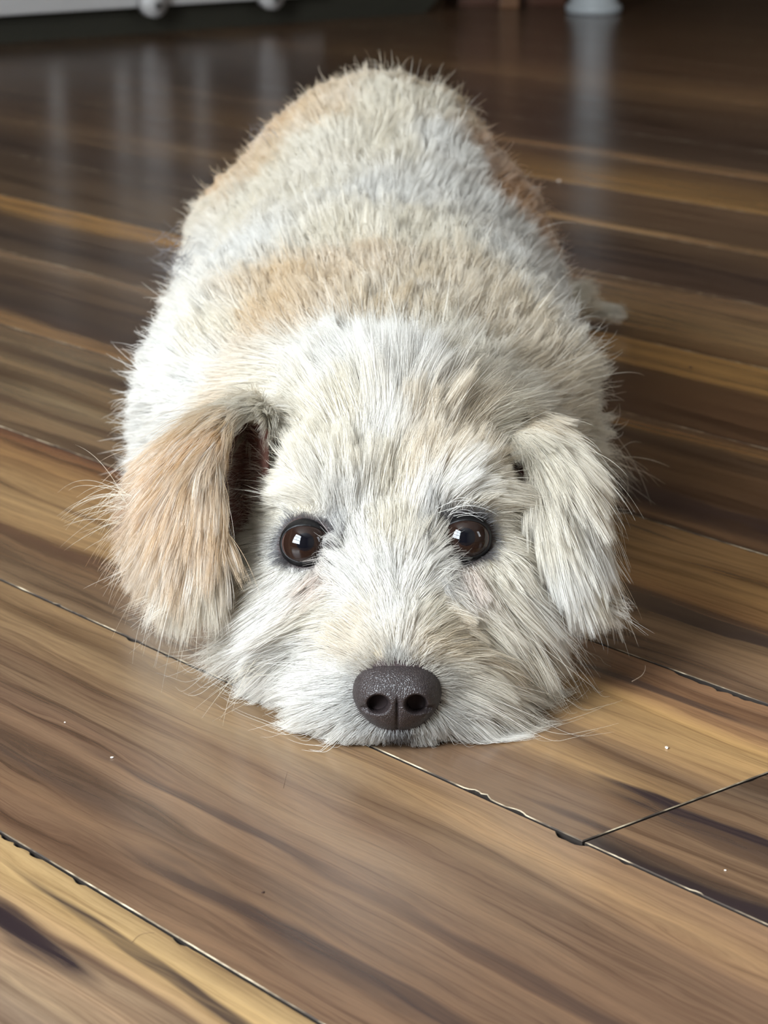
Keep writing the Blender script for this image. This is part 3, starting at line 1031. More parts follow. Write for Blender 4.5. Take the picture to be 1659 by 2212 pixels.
EARL = [(560, 890, -.9, .3, 26, 20, 'C'), (500, 900, -.8, .4, 28, 24, 'T'), (450, 930, -.6, .7, 26, 24, 'F'), (380, 990, -.6, .75, 30, 18, 'F'),
        (330, 1030, -.7, .6, 30, 18, 'F'), (320, 1085, -.7, .6, 30, 18, 'D'), (470, 1000, -.15, 1, 30, 18, 'E'), (420, 1080, -.3, .95, 34, 18, 'E'),
        (340, 1120, -.45, .9, 36, 18, 'E'), (325, 1150, -.55, .85, 32, 16, 'E'), (470, 1120, 0, 1, 34, 18, 'E'), (400, 1190, -.25, 1, 36, 15, 'E'),
        (345, 1200, -.45, .9, 34, 16, 'E'), (470, 1210, 0, 1, 34, 15, 'C'), (400, 1240, -.2, 1, 34, 15, 'C')]
EARR = [(1110, 900, .8, .5, 28, 14, 'B'), (1150, 960, .6, .7, 30, 14, 'C'), (1190, 990, .5, .8, 34, 20, 'C'), (1235, 1010, .5, .85, 34, 22, 'B'),
        (1190, 1080, .35, .95, 36, 18, 'C'), (1240, 1100, .35, .95, 36, 18, 'W'), (1205, 1160, .35, 1, 32, 14, 'W'), (1250, 1180, .35, 1, 32, 14, 'C'),
        (1275, 1190, .35, .95, 30, 15, 'B'), (1258, 1262, .25, 1, 28, 13, 'W')]

CAMP = np.array([0, 0, CAM_H])
QREG = REG[QUADS]
VIEW = VERTS - CAMP
VIEW /= np.linalg.norm(VIEW, axis=1)[:, None]
FACING = -(VIEW * VN).sum(1)
PIX = project(VERTS)


def make_guides(lst, regs):
    sel = np.isin(QREG, regs).all(1)
    bv = BVHTree.FromPolygons([tuple(v) for v in VERTS], [tuple(int(i) for i in q) for q in QUADS[sel]])
    ok = np.where(np.isin(REG, regs) & (FACING > 0.15))[0]
    out = []
    for (px, py, dx, dy, ln, lift, c) in lst:
        loc, nor, fi, dist = bv.ray_cast(Vector(CAMP), ray(px, py).normalized())
        if loc is None or nor.dot(ray(px, py)) > 0:
            i = ok[((PIX[ok] - (px, py)) ** 2).sum(1).argmin()]
            loc, nor = Vector(VERTS[i]), Vector(VN[i])
            px, py = PIX[i]
        d1 = ray(px + dx * 20, py + dy * 20).normalized()
        den = d1.dot(nor)
        if abs(den) < 0.05:
            den = -0.05
        hit = Vector(CAMP) + d1 * ((loc - Vector(CAMP)).dot(nor) / den)
        T = hit - loc
        T = T - nor * T.dot(nor)
        T.normalize()
        out.append((loc[:], T[:], ln / 1000, math.radians(lift), [s2l(v) for v in PAL[c]]))
    return {k: np.array([g[i] for g in out]) for i, k in enumerate(('p', 't', 'l', 'lift', 'c'))}


G_MAIN, G_EL, G_ER = make_guides(MAIN, (0,)), make_guides(EARL, (1,)), make_guides(EARR, (2,))
# the tail and the unseen underside follow simple guides of their own
for P0, T0, ln, c in (((0.05, 1.935, 0.062), (0.6, 0.5, -0.6), 18, 'C'), ((0.100, 1.965, 0.030), (0.9, 0.1, -0.3), 18, 'C'),
                      ((0.182, 1.958, 0.016), (1.0, -0.15, -0.02), 22, 'C'), ((0.155, 1.965, 0.019), (1.0, -0.1, -0.05), 16, 'B'),
                      ((-0.09, 1.88, 0.05), (-0.3, 0.8, -0.5), 26, 'T'), ((0.08, 1.88, 0.05), (0.3, 0.8, -0.5), 26, 'T'),
                      ((0.12, 1.60, 0.03), (0.3, -0.2, -0.8), 20, 'C'), ((-0.14, 1.60, 0.03), (-0.3, -0.2, -0.8), 20, 'C'),
                      ((0.13, 1.72, 0.07), (0.2, 0.6, -0.7), 22, 'D'), ((-0.14, 1.72, 0.07), (-0.2, 0.6, -0.7), 22, 'T')):
    t0 = np.array(T0) / np.linalg.norm(T0)
    for k, v in (('p', P0), ('t', t0), ('l', ln / 1000), ('lift', math.radians(30)), ('c', [s2l(v) for v in PAL[c]])):
        G_MAIN[k] = np.concatenate([G_MAIN[k], np.array([v])])


def interp(G, P):
    out = {k: np.zeros((len(P),) + G[k].shape[1:]) for k in ('t', 'l', 'lift', 'c')}
    for a in range(0, len(P), 20000):
        q = P[a:a + 20000]
        d2 = ((q[:, None, :] - G['p'][None]) ** 2).sum(-1)
        w = 1.0 / (d2 + 0.006 ** 2) ** 2
        w /= w.sum(1)[:, None]
        for k in out:
            out[k][a:a + 20000] = w @ G[k]
    return out


def sstep(a, b, x):
    t = np.clip((x - a) / (b - a), 0, 1)
    return t * t * (3 - 2 * t)


EYE_C = np.array([tuple(c) for c, s in EYES])
NOSE_C = np.array(tuple(at_y(858, 1506, 1.034)))


def value_noise(P, freq, seed):
    """smooth 3D noise in -1..1"""
    q = P * freq + seed * 17.3
    i = np.floor(q).astype(np.int64)
    f = q - i
    f = f * f * (3 - 2 * f)
    r = np.zeros(len(P))
    for dx in (0, 1):
        for dy in (0, 1):
            for dz in (0, 1):
                h = (i[:, 0] + dx) * 374761393 + (i[:, 1] + dy) * 668265263 + (i[:, 2] + dz) * 2147483647 + seed * 1013
                h = (h ^ (h >> 13)) * 1274126177 & 0x7fffffff
                h = h ^ (h >> 16)
                val = (h & 0xffff) / 32767.5 - 1
                w = (f[:, 0] if dx else 1 - f[:, 0]) * (f[:, 1] if dy else 1 - f[:, 1]) * (f[:, 2] if dz else 1 - f[:, 2])
                r += w * val
    return r


def field(P, N, reg):
    """fur direction, length, lift and colour at surface points"""
    G = {0: G_MAIN, 1: G_EL, 2: G_ER, 3: G_MAIN}[reg]
    fl = interp(G, P)
    T, L, LI, C = fl['t'], fl['l'], fl['lift'], fl['c']
    if reg in (0, 3):
        de = np.linalg.norm(P[:, None] - EYE_C[None], axis=2)
        ie = de.argmin(1)
        d = de.min(1)
        k = 1 - sstep(ER * 0.95, ER * 1.7, d)
        out = P - EYE_C[ie]
        out /= np.linalg.norm(out, axis=1)[:, None] + 1e-9
        T = T * (1 - k)[:, None] + out * k[:, None]
        L = L * (1 - 0.72 * k)
        inner = sstep(0.2, 0.9, -np.sign(EYE_C[ie][:, 0]) * out[:, 0]) * 0.8 + 0.25
        dark = (1 - sstep(ER * 1.0, ER * 1.16 + 0.0125 * inner ** 1.5, d)) * 0.95
        C = C * (1 - dark)[:, None] + np.array([s2l(v) for v in (60, 54, 57)]) * dark[:, None]
        # short hair round the nose
        dn = np.linalg.norm((P - NOSE_C) / np.array([0.0215, 0.02, 0.0175]), axis=1)
        kn = 1 - sstep(1.0, 1.5, dn)
        L = L * (1 - 0.55 * kn)
        C = C * (1 - 0.5 * kn)[:, None]
    if reg == 3:
        C = C * 0 + np.array([s2l(v) for v in (196, 168, 150)])
        L = L * 0.5
    T = T - N * (T * N).sum(1)[:, None]
    T /= np.linalg.norm(T, axis=1)[:, None] + 1e-9
    return T, L, LI, C


# --- body surface colour: the undercoat
skin = np.zeros((len(VERTS), 4), np.float32)
skin[:, 3] = 1
for r in (0, 1, 2, 3):
    m = REG == r
    if m.any():
        skin[m, :3] = field(VERTS[m], VN[m], r)[3] * 0.72
inner_c = np.array([s2l(v) for v in (128, 92, 84)])
skin[REG == 3, :3] = inner_c
kn = 1 - sstep(1.0, 1.22, np.linalg.norm((VERTS - NOSE_C) / np.array([0.0215, 0.02, 0.0175]), axis=1))[:, None]
ke = 1 - sstep(ER * 1.05, ER * 1.3, np.linalg.norm(VERTS[:, None] - EYE_C[None], axis=2).min(1))[:, None]
kn = np.maximum(kn, ke)
skin[:, :3] = skin[:, :3] * (1 - kn) + np.array([s2l(v) for v in (62, 52, 52)]) * kn
at = body_me.attributes.new('undercoat', 'FLOAT_COLOR', 'POINT')
at.data.foreach_set('color', skin.ravel())
t = NT('dog_undercoat')
ac = t.n('Attribute', attribute_name='undercoat').outputs['Color']
nz = t.noise(t.n('TexCoord').outputs['Object'], 180.0, 3.0).outputs['Fac']
p = t.n('BsdfPrincipled', ins={'Base Color': t.mix(1.0, ac, t.math('MULTIPLY_ADD', nz, 0.3, 0.85), 'MULTIPLY'), 'Roughness': 0.85, 'Specular IOR Level': 0.15})
body = dog_part('body', body_me, t.surface(p))

# --- fur strands
TRI = np.concatenate([QUADS[:, [0, 1, 2]], QUADS[:, [0, 2, 3]]])
TA = np.linalg.norm(np.cross(VERTS[TRI[:, 1]] - VERTS[TRI[:, 0]], VERTS[TRI[:, 2]] - VERTS[TRI[:, 0]]), axis=1) / 2
TC = VERTS[TRI].mean(1)
TNR = VN[TRI].mean(1)
TREG = REG[TRI].max(1)
tf = -((TC - CAMP) / np.linalg.norm(TC - CAMP, axis=1)[:, None] * TNR).sum(1)
DEN_HEAD, DEN_BODY, DEN_EAR = 370e4, 155e4, 400e4
hb = sstep(1.22, 1.30, TC[:, 1])
DENS = DEN_HEAD * (1 - hb) + DEN_BODY * hb
DENS[(TREG == 1) | (TREG == 2)] = DEN_EAR
DENS[TREG == 3] = 25e4
DENS *= np.where(tf < -0.45, 0.25, 1.0)
DENS[(TC[:, 2] < 0.004) | ((TNR[:, 2] < -0.75) & (TC[:, 2] < 0.02))] = 0
cnt = rng.poisson(TA * DENS)
ti = np.repeat(np.arange(len(TRI)), cnt)
u, v = rng.random(len(ti)), rng.random(len(ti))
fl_ = u + v > 1
u[fl_], v[fl_] = 1 - u[fl_], 1 - v[fl_]
RT = VERTS[TRI[ti]]
ROOT = RT[:, 0] * (1 - u - v)[:, None] + RT[:, 1] * u[:, None] + RT[:, 2] * v[:, None]
NN = VN[TRI[ti]]
RN = NN[:, 0] * (1 - u - v)[:, None] + NN[:, 1] * u[:, None] + NN[:, 2] * v[:, None]
RN /= np.linalg.norm(RN, axis=1)[:, None] + 1e-9
RR = TREG[ti]
de = np.full(len(ROOT), 9.0)
for ec in EYE_C:
    ax_ = (CAMP - ec) / np.linalg.norm(CAMP - ec)
    ux = np.cross([0, 0, 1.0], ax_)
    ux /= np.linalg.norm(ux)
    uy = np.cross(ax_, ux)
    q = ROOT - ec
    e2 = np.sqrt((q @ ux / (ER * 0.92)) ** 2 + (q @ uy / (ER * 0.70)) ** 2)
    de = np.minimum(de, np.where(np.linalg.norm(q, axis=1) < 0.03, e2, 9.0))
dn = np.linalg.norm((ROOT - NOSE_C) / np.array([0.0195, 0.018, 0.0155]), axis=1)
keep = (de > 1.0) & (dn > 0.93)
ROOT, RN, RR = ROOT[keep], RN[keep], RR[keep]
print('hairs', len(ROOT))
NP = 8


def grow(root, nor, T, L, lift, grav, endlift=0.10, bend=None):
    n = len(root)
    pts = np.zeros((n, NP, 3))
    pts[:, 0] = root - nor * 0.0006
    for s in range(1, NP):
        f = (s - 0.5) / (NP - 1)
        th = lift * (1 - f) ** 1.2 + endlift
        d = T * np.cos(th)[:, None] + nor * np.sin(th)[:, None]
        d = d + np.array([0, 0, -1.0]) * (grav * f)[:, None]
        if bend is not None:
            d = d + bend * f
        d /= np.linalg.norm(d, axis=1)[:, None]
        pts[:, s] = pts[:, s - 1] + d * (L / (NP - 1))[:, None]
    return pts


def groom(reg_sel, reg, per_clump, clump_amt, frizz, grav, rad, stray, wander, jitter, tuft):
    m = reg_sel
    root, nor = ROOT[m], RN[m]
    n = len(root)
    T, L, LI, C = field(root, nor, reg)
    nz1, nz2, nz3 = value_noise(root, 70, 1), value_noise(root, 70, 2), value_noise(root, 70, 3)
    T = T + wander * np.stack([nz1, nz2, nz3], 1)
    T -= nor * (T * nor).sum(1)[:, None]
    T /= np.linalg.norm(T, axis=1)[:, None] + 1e-9
    T = T + rng.normal(0, jitter, (n, 3))
    L = L * rng.uniform(0.72, 1.15, n) * (1 + 0.15 * value_noise(root, 45, 4))
    LI = np.clip(LI * rng.normal(1, 0.18, n), 0.05, 1.2)
    st = rng.random(n) < stray
    L[st] *= rng.uniform(1.2, 1.5, st.sum())
    LI[st] *= rng.uniform(1.2, 1.8, st.sum())
    nc2 = max(1, int(n / (per_clump * 9)))
    c2 = rng.choice(n, nc2, replace=False)
    kd2 = KDTree(nc2)
    for a, b in enumerate(root[c2]):
        kd2.insert(b, a)
    kd2.balance()
    near2 = np.fromiter((kd2.find(r)[1] for r in root), np.int64, n)
    L = L * np.clip(1 + 0.42 * tuft * rng.normal(0, 1, nc2), 0.55, 1.5)[near2]
    LI = LI * np.clip(1 + 0.4 * tuft * rng.normal(0, 1, nc2), 0.5, 1.6)[near2]
    bend = rng.normal(0, 1.8 * jitter, (n, 3)) + (rng.normal(0, 0.22, (nc2, 3)) * tuft)[near2]
    pts = grow(root, nor, T, L, LI, np.full(n, grav), 0.08, bend)
    # clumps
    nc = max(1, int(n / per_clump))
    ci = rng.choice(n, nc, replace=False)
    kd = KDTree(nc)
    for a, b in enumerate(root[ci] + rng.normal(0, 0.0003, (nc, 3))):
        kd.insert(b, a)
    kd.balance()
    near = np.fromiter((kd.find(r)[1] for r in root), np.int64, n)
    cid = ci[near]
    s = np.linspace(0, 1, NP)
    amt = (clump_amt * rng.uniform(0.6, 1.1, nc))[near]
    amt[st] *= 0.15
    amt = amt * np.clip(L / 0.012, 0.2, 1)
    k = np.clip(amt[:, None] * s[None] ** 1.1, 0, 0.95)[..., None]
    same = np.minimum(L / L[cid], 1.0)
    pc = pts[cid]
    pts = pts * (1 - k) + (pc + (root - root[cid])[:, None] * 0.12) * k
    # larger tufts
    amt2 = (tuft * rng.uniform(0.2, 1.3, nc2))[near2]
    amt2[st] *= 0.2
    amt2 = amt2 * np.clip(L / 0.022, 0, 1) ** 2
    k = np.clip(amt2[:, None] * s[None] ** 1.4, 0, 0.9)[..., None]
    pts = pts * (1 - k) + (pts[c2[near2]] + (root - root[c2[near2]])[:, None] * 0.35) * k
    # frizz
    ph = rng.uniform(0, 6.28, (n, 1))
    fr = rng.uniform(3, 7, (n, 1))
    ax1 = np.cross(T, nor)
    w = np.sin(ph + fr * s[None]) * s[None] * (frizz * rng.uniform(0.3, 1.4, (n, 1)))
    pts = pts + ax1[:, None] * w[..., None]
    pts[..., 2] = np.maximum(pts[..., 2], 0.0008 + 0.0012 * rng.random(n)[:, None])
    # colour: patches, locks and single hairs differ
    wn = value_noise(root, 38, 7)
    tint = np.clip(0.5 + 0.9 * wn, 0, 1)[:, None]
    white = np.array([s2l(x) for x in PAL['W']])
    lum = C.mean(1, keepdims=True)
    C = np.where(lum > 0.2, C * (1 - 0.35 * tint) + white * 0.35 * tint, C)
    lock = rng.normal(0, 1, nc)[near][:, None]
    hair = rng.normal(0, 1, (n, 1))
    if reg == 1:
        mixw = np.clip(0.22 + 0.30 * lock + 0.16 * hair, 0, 0.9)
        C = C * (1 - mixw) + white * mixw
        dk = np.clip(-0.10 * lock - 0.05, 0, 0.4)
        C = C * (1 - dk)
    else:
        mixw = np.clip(0.14 * lock + 0.26 * hair, 0, 0.75)
        C = np.where(lum > 0.2, C * (1 - mixw) + white * mixw, C)
    C = C * np.clip(1 + 0.05 * lock + 0.06 * hair, 0.7, 1.15)
    C = np.clip(C, 0.01, 0.93)
    r = rad * rng.uniform(0.75, 1.2, n)
    return pts, C, r


def wisp(px0, py0, px1, py1, Y0, Y1, n, spread0, spread1, sag, colr, rad):
    """a tuft of long single hairs from one place to another"""
    a, b = np.array(at_y(px0, py0, Y0)), np.array(at_y(px1, py1, Y1))
    s = np.linspace(0, 1, NP)[None, :, None]
    A = a + rng.normal(0, spread0, (n, 1, 3))
    B = b + rng.normal(0, spread1, (n, 1, 3))
    B = A + (B - A) * rng.uniform(0.5, 1.05, (n, 1, 1))
    up = np.array([0, 0, 1.0]) * sag * rng.uniform(0.5, 1.5, (n, 1, 1)) + rng.normal(0, abs(sag) * 0.3 + 1e-5, (n, 1, 3))
    P = A + (B - A) * s + up * 4 * s * (1 - s)
    P[..., 2] = np.maximum(P[..., 2], 0.001)
    C = np.array([s2l(x) for x in colr]) * rng.uniform(0.8, 1.1, (n, 1))
    return P, np.clip(C, 0.01, 0.93), np.full(n, rad)


def hair_material():
    t = NT('dog_hair')
    c = t.n('Attribute', attribute_name='hair_color').outputs['Color']
    d = t.n('BsdfDiffuse', ins={'Color': c})
    tr = t.n('BsdfTranslucent', ins={'Color': c})
    m1 = t.n('MixShader', ins={'Fac': 0.35})
    t.t.links.new(d.outputs[0], m1.inputs[1])
    t.t.links.new(tr.outputs[0], m1.inputs[2])
    g = t.n('BsdfHair', component='Reflection', ins={'Color': (0.9, 0.92, 0.95, 1), 'RoughnessU': 0.25, 'RoughnessV': 0.6})
    m2 = t.n('MixShader', ins={'Fac': 0.10})
    t.t.links.new(m1.outputs[0], m2.inputs[1])
    t.t.links.new(g.outputs[0], m2.inputs[2])
    return t.surface(m2)


M_HAIR = hair_material()


def fur_object(name, parts, label):
    P = np.concatenate([p[0] for p in parts])
    C = np.concatenate([p[1] for p in parts])
    R = np.concatenate([p[2] for p in parts])
    n = len(P)
    cd = bpy.data.hair_curves.new(name)
    cd.add_curves([NP] * n)
    cd.attributes['position'].data.foreach_set('vector', P.astype(np.float32).ravel())
    ra = cd.attributes.get('radius') or cd.attributes.new('radius', 'FLOAT', 'POINT')
    prof = np.clip(1.0 - np.linspace(0, 1, NP) ** 2.2 * 0.85, 0.1, 1)
    ra.data.foreach_set('value', (R[:, None] * prof[None]).astype(np.float32).ravel())
    ca = cd.attributes.new('hair_color', 'FLOAT_COLOR', 'CURVE')
    ca.data.foreach_set('color', np.concatenate([C, np.ones((n, 1))], 1).astype(np.float32).ravel())
    cd.materials.append(M_HAIR)
    o = bpy.data.objects.new(name, cd)
    col.objects.link(o)
    o.parent = dog
    o.matrix_parent_inverse = DOG_INV
    o['kind'] = 'stuff'
    if label:
        o['label'] = label
    return o


isb = ROOT[:, 1] > 1.235
HAIR = {}
HAIR['head'] = groom((RR == 0) & ~isb, 0, 22, 0.70, 0.0007, 0.10, 0.000085, 0.025, 0.24, 0.08, 0.50)
HAIR['body'] = groom((RR == 0) & isb, 0, 30, 0.72, 0.0010, 0.05, 0.000132, 0.015, 0.30, 0.10, 0.24)
HAIR['ear_l'] = groom(RR == 1, 1, 14, 0.75, 0.0005, 0.25, 0.000086, 0.015, 0.10, 0.04, 0.22)
HAIR['ear_r'] = groom(RR == 2, 2, 14, 0.75, 0.0005, 0.25, 0.000086, 0.015, 0.10, 0.04, 0.25)
HAIR['inner'] = groom(RR == 3, 3, 10, 0.5, 0.0008, 0.1, 0.000075, 0.03, 0.3, 0.1, 0.0)
WH, TN, GR = PAL['W'], PAL['T'], (96, 88, 90)
ear_w = [wisp(290, 1075, 150, 1085, 1.140, 1.150, 26, 0.004, 0.010, 0.004, PAL['C'], 0.00008),
         wisp(285, 1110, 180, 1160, 1.138, 1.145, 16, 0.004, 0.008, 0.003, PAL['C'], 0.00008)]
body_w = [wisp(392, 530, 335, 545, 1.60, 1.60, 34, 0.006, 0.009, -0.004, GR, 0.00013),
          wisp(385, 575, 350, 580, 1.58, 1.58, 34, 0.007, 0.007, -0.004, GR, 0.00013),
          wisp(570, 290, 535, 268, 1.68, 1.69, 9, 0.005, 0.004, 0.002, GR, 0.00012),
          wisp(690, 205, 685, 175, 1.74, 1.745, 7, 0.006, 0.004, 0.001, GR, 0.00012),
          wisp(800, 165, 803, 135, 1.76, 1.765, 6, 0.004, 0.004, 0.001, GR, 0.00012),
          wisp(1290, 985, 1372, 1042, 1.40, 1.40, 70, 0.006, 0.009, 0.003, PAL['C'], 0.00011),
          wisp(1285, 1030, 1345, 1085, 1.40, 1.40, 60, 0.006, 0.009, 0.003, PAL['C'], 0.00011)]
head_w = [wisp(968, 1112, 1075, 1072, 1.075, 1.070, 7, 0.002, 0.005, 0.003, WH, 0.00009),
          wisp(985, 1112, 1050, 1116, 1.075, 1.068, 5, 0.0015, 0.002, 0.002, WH, 0.00009),
          wisp(560, 1440, 470, 1545, 1.08, 1.06, 14, 0.006, 0.008, 0.004, PAL['C'], 0.00009)]
fur_object('head_fur', [HAIR['head'], HAIR['inner']] + head_w, 'cream and white scruffy fur of the head')
fur_object('body_fur', [HAIR['body']] + body_w, 'dense white and tan fur of the back and sides')
fur_object('ear_fur', [HAIR['ear_l']] + ear_w, 'long tan fur with white streaks')
fur_object('ear_fur', [HAIR['ear_r']], 'long white fur')

# --- eyes
def frame_for(axis):
    a = axis.normalized()
    x = Vector((0, 0, 1)).cross(a)
    x = -x.normalized() if False else x.normalized()
    y = a.cross(x)
    return x, y, a


def sphere_patch(c, R, axis, a0, a1, na, nb, rad=None):
    """spherical zone about axis from polar angle a0(phi) to a1(phi); rad(f) scales the radius"""
    x, y, a = frame_for(axis)
    vs, fs = [], []
    for i in range(na + 1):
        f = i / na
        for k in range(nb):
            ph = 2 * math.pi * k / nb
            th = a0(ph) * (1 - f) + a1(ph) * f
            r = R * (rad(f) if rad else 1.0)
            vs.append(c + (x * math.cos(ph) + y * math.sin(ph)) * (r * math.sin(th)) + a * (r * math.cos(th)))
    for i in range(na):
        for k in range(nb):
            k2 = (k + 1) % nb
            fs.append((i * nb + k, (i + 1) * nb + k, (i + 1) * nb + k2, i * nb + k2))
    return vs, fs


def eye_mat(name, c1, c2, scale):
    t = NT(name)
    n = t.noise(t.n('TexCoord').outputs['Object'], scale, 3.0).outputs['Fac']
    p = t.n('BsdfPrincipled', ins={'Base Color': t.mix(n, c1, c2), 'Roughness': 0.6, 'Specular IOR Level': 0.0, 'Coat Weight': 1.0, 'Coat Roughness': 0.015, 'Coat IOR': 1.45})
    return t.surface(p)


M_SCLERA = eye_mat('eye_white', rgb(60, 44, 40), rgb(90, 70, 64), 300)
M_IRIS = eye_mat('iris_brown', rgb(22, 13, 10), rgb(40, 24, 18), 900)
M_PUPIL = eye_mat('pupil_black', rgb(8, 8, 14), rgb(12, 12, 18), 300)
M_LID = plain('black_eyelid', rgb(11, 9, 10), 0.45, 0.3, noise_amt=0.2, noise_scale=500, bump=0.3)
for (c, s) in EYES:
    axis = Vector(CAMP) - c
    axis = Matrix.Rotation(math.radians(5 * s), 3, 'Z') @ axis
    axis.normalize()
    vs, fs = sphere_patch(c, ER, axis, lambda p: 0.0001, lambda p: math.pi - 0.0001, 40, 56)
    eye = dog_part('eye', mesh_from(vs, fs), M_SCLERA)

    def bulge(f, amax, full=math.radians(52)):
        return 1.003 + 0.018 * max(0.0, 1 - (f * amax / full) ** 2)
    ia = math.radians(52)
    vs, fs = sphere_patch(c, ER, axis, lambda p: 0.0001, lambda p: ia, 24, 56, lambda f: bulge(f, ia))
    dog_part('iris', mesh_from(vs, fs), M_IRIS, parent=eye)
    g = (axis + Vector((0.05 * (1 if s < 0 else -1), 0, 0.06))).normalized()
    pa = math.radians(19)
    vs, fs = sphere_patch(c, ER, g, lambda p: 0.0001, lambda p: pa, 10, 40, lambda f: bulge(f, pa) + 0.006)
    dog_part('pupil', mesh_from(vs, fs), M_PUPIL, parent=eye)

    # almond opening; phi = 0 points to image right, pi/2 up
    def opening(p, s=s):
        cx, sy = math.cos(p), math.sin(p)
        inner = max(0.0, -cx * s)          # toward the nose
        outer = max(0.0, cx * s)
        up = max(0.0, sy)
        dn = max(0.0, -sy)
        a = 48 + 14 * inner ** 3 + 10 * outer ** 3 - 8 * up ** 2 - 5 * dn ** 2
        return math.radians(a)
    vs, fs = sphere_patch(c, ER, axis, opening, lambda p: math.radians(100), 14, 72, lambda f: 1.026 + 0.022 * min(1, f * 8) - 0.10 * f)
    n0 = len(vs)
    lid = dog_part('eyelid', mesh_from(vs, fs), M_LID, parent=eye)
    sol = lid.modifiers.new('thick', 'SOLIDIFY')
    sol.thickness = 0.0004
    sol.offset = -1

# --- nose: leathery pad with two comma nostrils and a groove
def nose_mesh():
    na, nb = 64, 132
    vs, fs = [], []
    tilt = Matrix.Rotation(math.radians(-14), 3, 'X')
    for i in range(na + 1):
        f = i / na
        for k in range(nb):
            ph = 2 * math.pi * k / nb
            cx, sz = math.cos(ph), math.sin(ph)
            # outline: wide and rounded on top, narrower below
            ax, az = 0.0205, (0.0160 if sz > 0 else 0.0178)
            R = (abs(cx / ax) ** 2.5 + abs(sz / az) ** 2.5) ** (-1 / 2.5)
            x, z = R * f * cx, R * f * sz
            x *= 1 - 0.26 * max(0.0, -z / 0.0178) ** 1.3
            h = 0.0165 * (1 - f ** 2.6) ** 0.62 if f < 1 else 0.0
            h -= 0.0035 * max(0.0, -z / 0.0168)
            h += 0.0016 * math.exp(-((abs(x) - 0.0125) / 0.005) ** 2 - ((z - 0.0005) / 0.006) ** 2)      # wings
            xx = abs(x)
            pit = math.exp(-(((xx - 0.0086) / 0.0043) ** 2 + ((z + 0.0030) / 0.0037) ** 2) ** 2.5)
            h -= 0.0200 * pit
            zs = -0.0058 + 0.10 * (xx - 0.012)
            slit = math.exp(-((xx - 0.0125) / 0.0042) ** 4 - ((z - zs) / 0.0014) ** 2)
            h -= 0.0050 * slit
            if z < 0.001:
                g = min(1.0, (0.001 - z) / 0.004)
                h -= 0.0016 * g * math.exp(-(x / 0.0006) ** 2) + 0.0006 * g * math.exp(-(x / 0.002) ** 2)
            q = tilt @ Vector((x, -h, z))
            vs.append(Vector(NOSE_C) + Vector((0, 0.004, 0)) + q)
    for i in range(na):
        for k in range(nb):
            k2 = (k + 1) % nb
            fs.append((i * nb + k, i * nb + k2, (i + 1) * nb + k2, (i + 1) * nb + k))
    return mesh_from(vs, fs)


t = NT('nose_leather')
tc = t.n('TexCoord').outputs['Object']
vo = t.n('TexVoronoi', feature='DISTANCE_TO_EDGE', ins={'Vector': tc, 'Scale': 900.0}).outputs['Distance']
nz = t.noise(tc, 300.0, 4.0).outputs['Fac']
c = t.mix(nz, rgb(40, 33, 33), rgb(66, 56, 55))
c = t.mix(t.math('MULTIPLY', vo, 5.0, clamp=True), rgb(40, 33, 34), c)
p = t.n('BsdfPrincipled', ins={'Base Color': c, 'Roughness': 0.38, 'Specular IOR Level': 0.5})
b = t.n('Bump', ins={'Height': t.math('MULTIPLY', vo, 4.0, clamp=True), 'Strength': 0.55, 'Distance': 0.00035})
t.t.links.new(b.outputs[0], p.inputs['Normal'])
nose = dog_part('nose', nose_mesh(), t.surface(p))
nose['label'] = 'dark brown leathery nose with two nostrils'

# ------------------------------------------------------------------ loose hairs and crumbs on the floor
M_LOOSE = plain('shed_hair', rgb(222, 200, 176), 0.6, 0.3)
M_LOOSED = plain('shed_hair_dark', rgb(120, 92, 70), 0.6, 0.3)
M_CRUMB = plain('crumb', rgb(240, 226, 212), 0.7, 0.3, noise_amt=0.1, noise_scale=900)
M_CRUMBD = plain('dark_crumb', rgb(60, 40, 30), 0.7, 0.3, noise_amt=0.1, noise_scale=900)


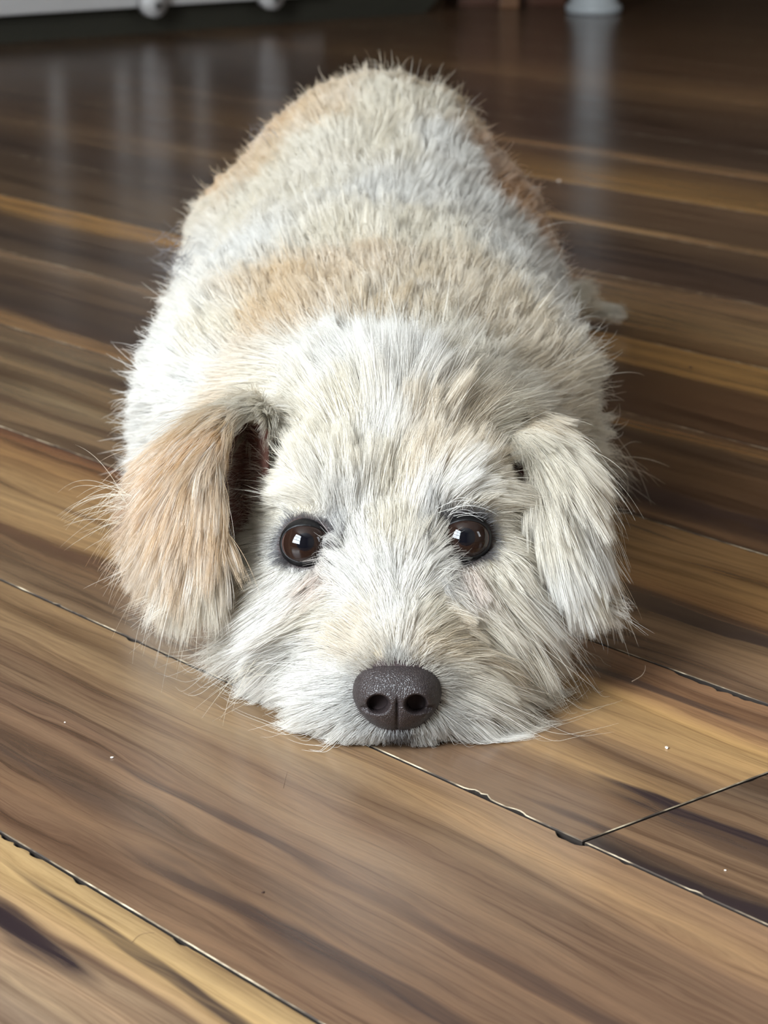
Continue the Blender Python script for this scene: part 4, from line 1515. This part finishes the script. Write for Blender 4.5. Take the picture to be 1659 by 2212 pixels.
def loose_hair(pixels, rad, mat, label):
    P = [on_floor(x, y, rad * 1.2) for x, y in pixels]
    pts = []
    for i in range(len(P) - 1):
        p0, p1, p2, p3 = P[max(i - 1, 0)], P[i], P[i + 1], P[min(i + 2, len(P) - 1)]
        for k in range(6):
            f = k / 6
            pts.append(0.5 * ((2 * p1) + (p2 - p0) * f + (2 * p0 - 5 * p1 + 4 * p2 - p3) * f * f + (3 * p1 - p0 - 3 * p2 + p3) * f ** 3))
    pts.append(P[-1])
    base = pts[0].copy()
    vs, fs = [], []
    n = len(pts)
    for i, p in enumerate(pts):
        d = (pts[min(i + 1, n - 1)] - pts[max(i - 1, 0)]).normalized()
        sx = d.cross(Vector((0, 0, 1))).normalized()
        up = sx.cross(d)
        r = rad * (1 - 0.6 * i / n)
        for k in range(5):
            a = 2 * math.pi * k / 5
            vs.append(p - base + sx * (r * math.cos(a)) + up * (r * math.sin(a)))
    for i in range(n - 1):
        for k in range(5):
            fs.append((i * 5 + k, i * 5 + (k + 1) % 5, (i + 1) * 5 + (k + 1) % 5, (i + 1) * 5 + k))
    fs += [(4, 3, 2, 1, 0), tuple((n - 1) * 5 + k for k in range(5))]
    o = new_obj('loose_hair', mesh_from(vs, fs), mat, None, True)
    o.location = base
    tag(o, label, 'hair', 'shed hairs on the floor')


loose_hair([(1365, 1472), (1385, 1460), (1393, 1448), (1394, 1437)], 0.00016, M_LOOSE, 'short pale curved hair on the floor right of the dog')
loose_hair([(1275, 1411), (1295, 1420), (1305, 1432), (1320, 1440)], 0.00011, M_LOOSE, 'faint wavy hair on the floor below the right ear')
loose_hair([(285, 2036), (298, 2022), (315, 2016), (334, 2015)], 0.00009, M_LOOSED, 'thin dark arched hair on the amber plank at lower left')
loose_hair([(612, 1702), (616, 1685), (620, 1668)], 0.00008, M_LOOSED, 'thin dark straight hair on the floor below the muzzle')


def crumb(px, py, r, mat, seed, label):
    rr = np.random.default_rng(seed)
    bm = bmesh.new()
    bmesh.ops.create_icosphere(bm, subdivisions=2, radius=r)
    for v in bm.verts:
        v.co *= 1 + rr.uniform(-0.25, 0.25)
        v.co.x *= 1.5
        v.co.z *= 0.6
    o = new_obj('crumb', bm_mesh(bm), mat, None, True)
    z = min(v.co.z for v in o.data.vertices)
    p = on_floor(px, py)
    o.location = (p.x, p.y, -z)
    o.rotation_euler = (0, 0, rr.uniform(0, 3))
    tag(o, label, 'crumb', 'crumbs on the floor')


crumb(1440, 1617, 0.0008, M_CRUMB, 1, 'white crumb on the amber plank near the end joint')
crumb(1567, 1881, 0.0004, M_CRUMB, 2, 'tiny pale speck on the short plank at lower right')
crumb(140, 1561, 0.0004, M_CRUMB, 3, 'tiny pale speck on the plank at far left')
crumb(242, 1638, 0.0006, M_CRUMB, 4, 'small pale flake on the plank left of the muzzle')
crumb(568, 1929, 0.0005, M_CRUMBD, 5, 'small dark speck on the wide front plank')
crumb(1207, 392, 0.0014, M_CRUMB, 6, 'pale crumb on the floor right of the rump')
crumb(1492, 796, 0.0012, M_CRUMBD, 7, 'dark speck on the amber stripe at right')
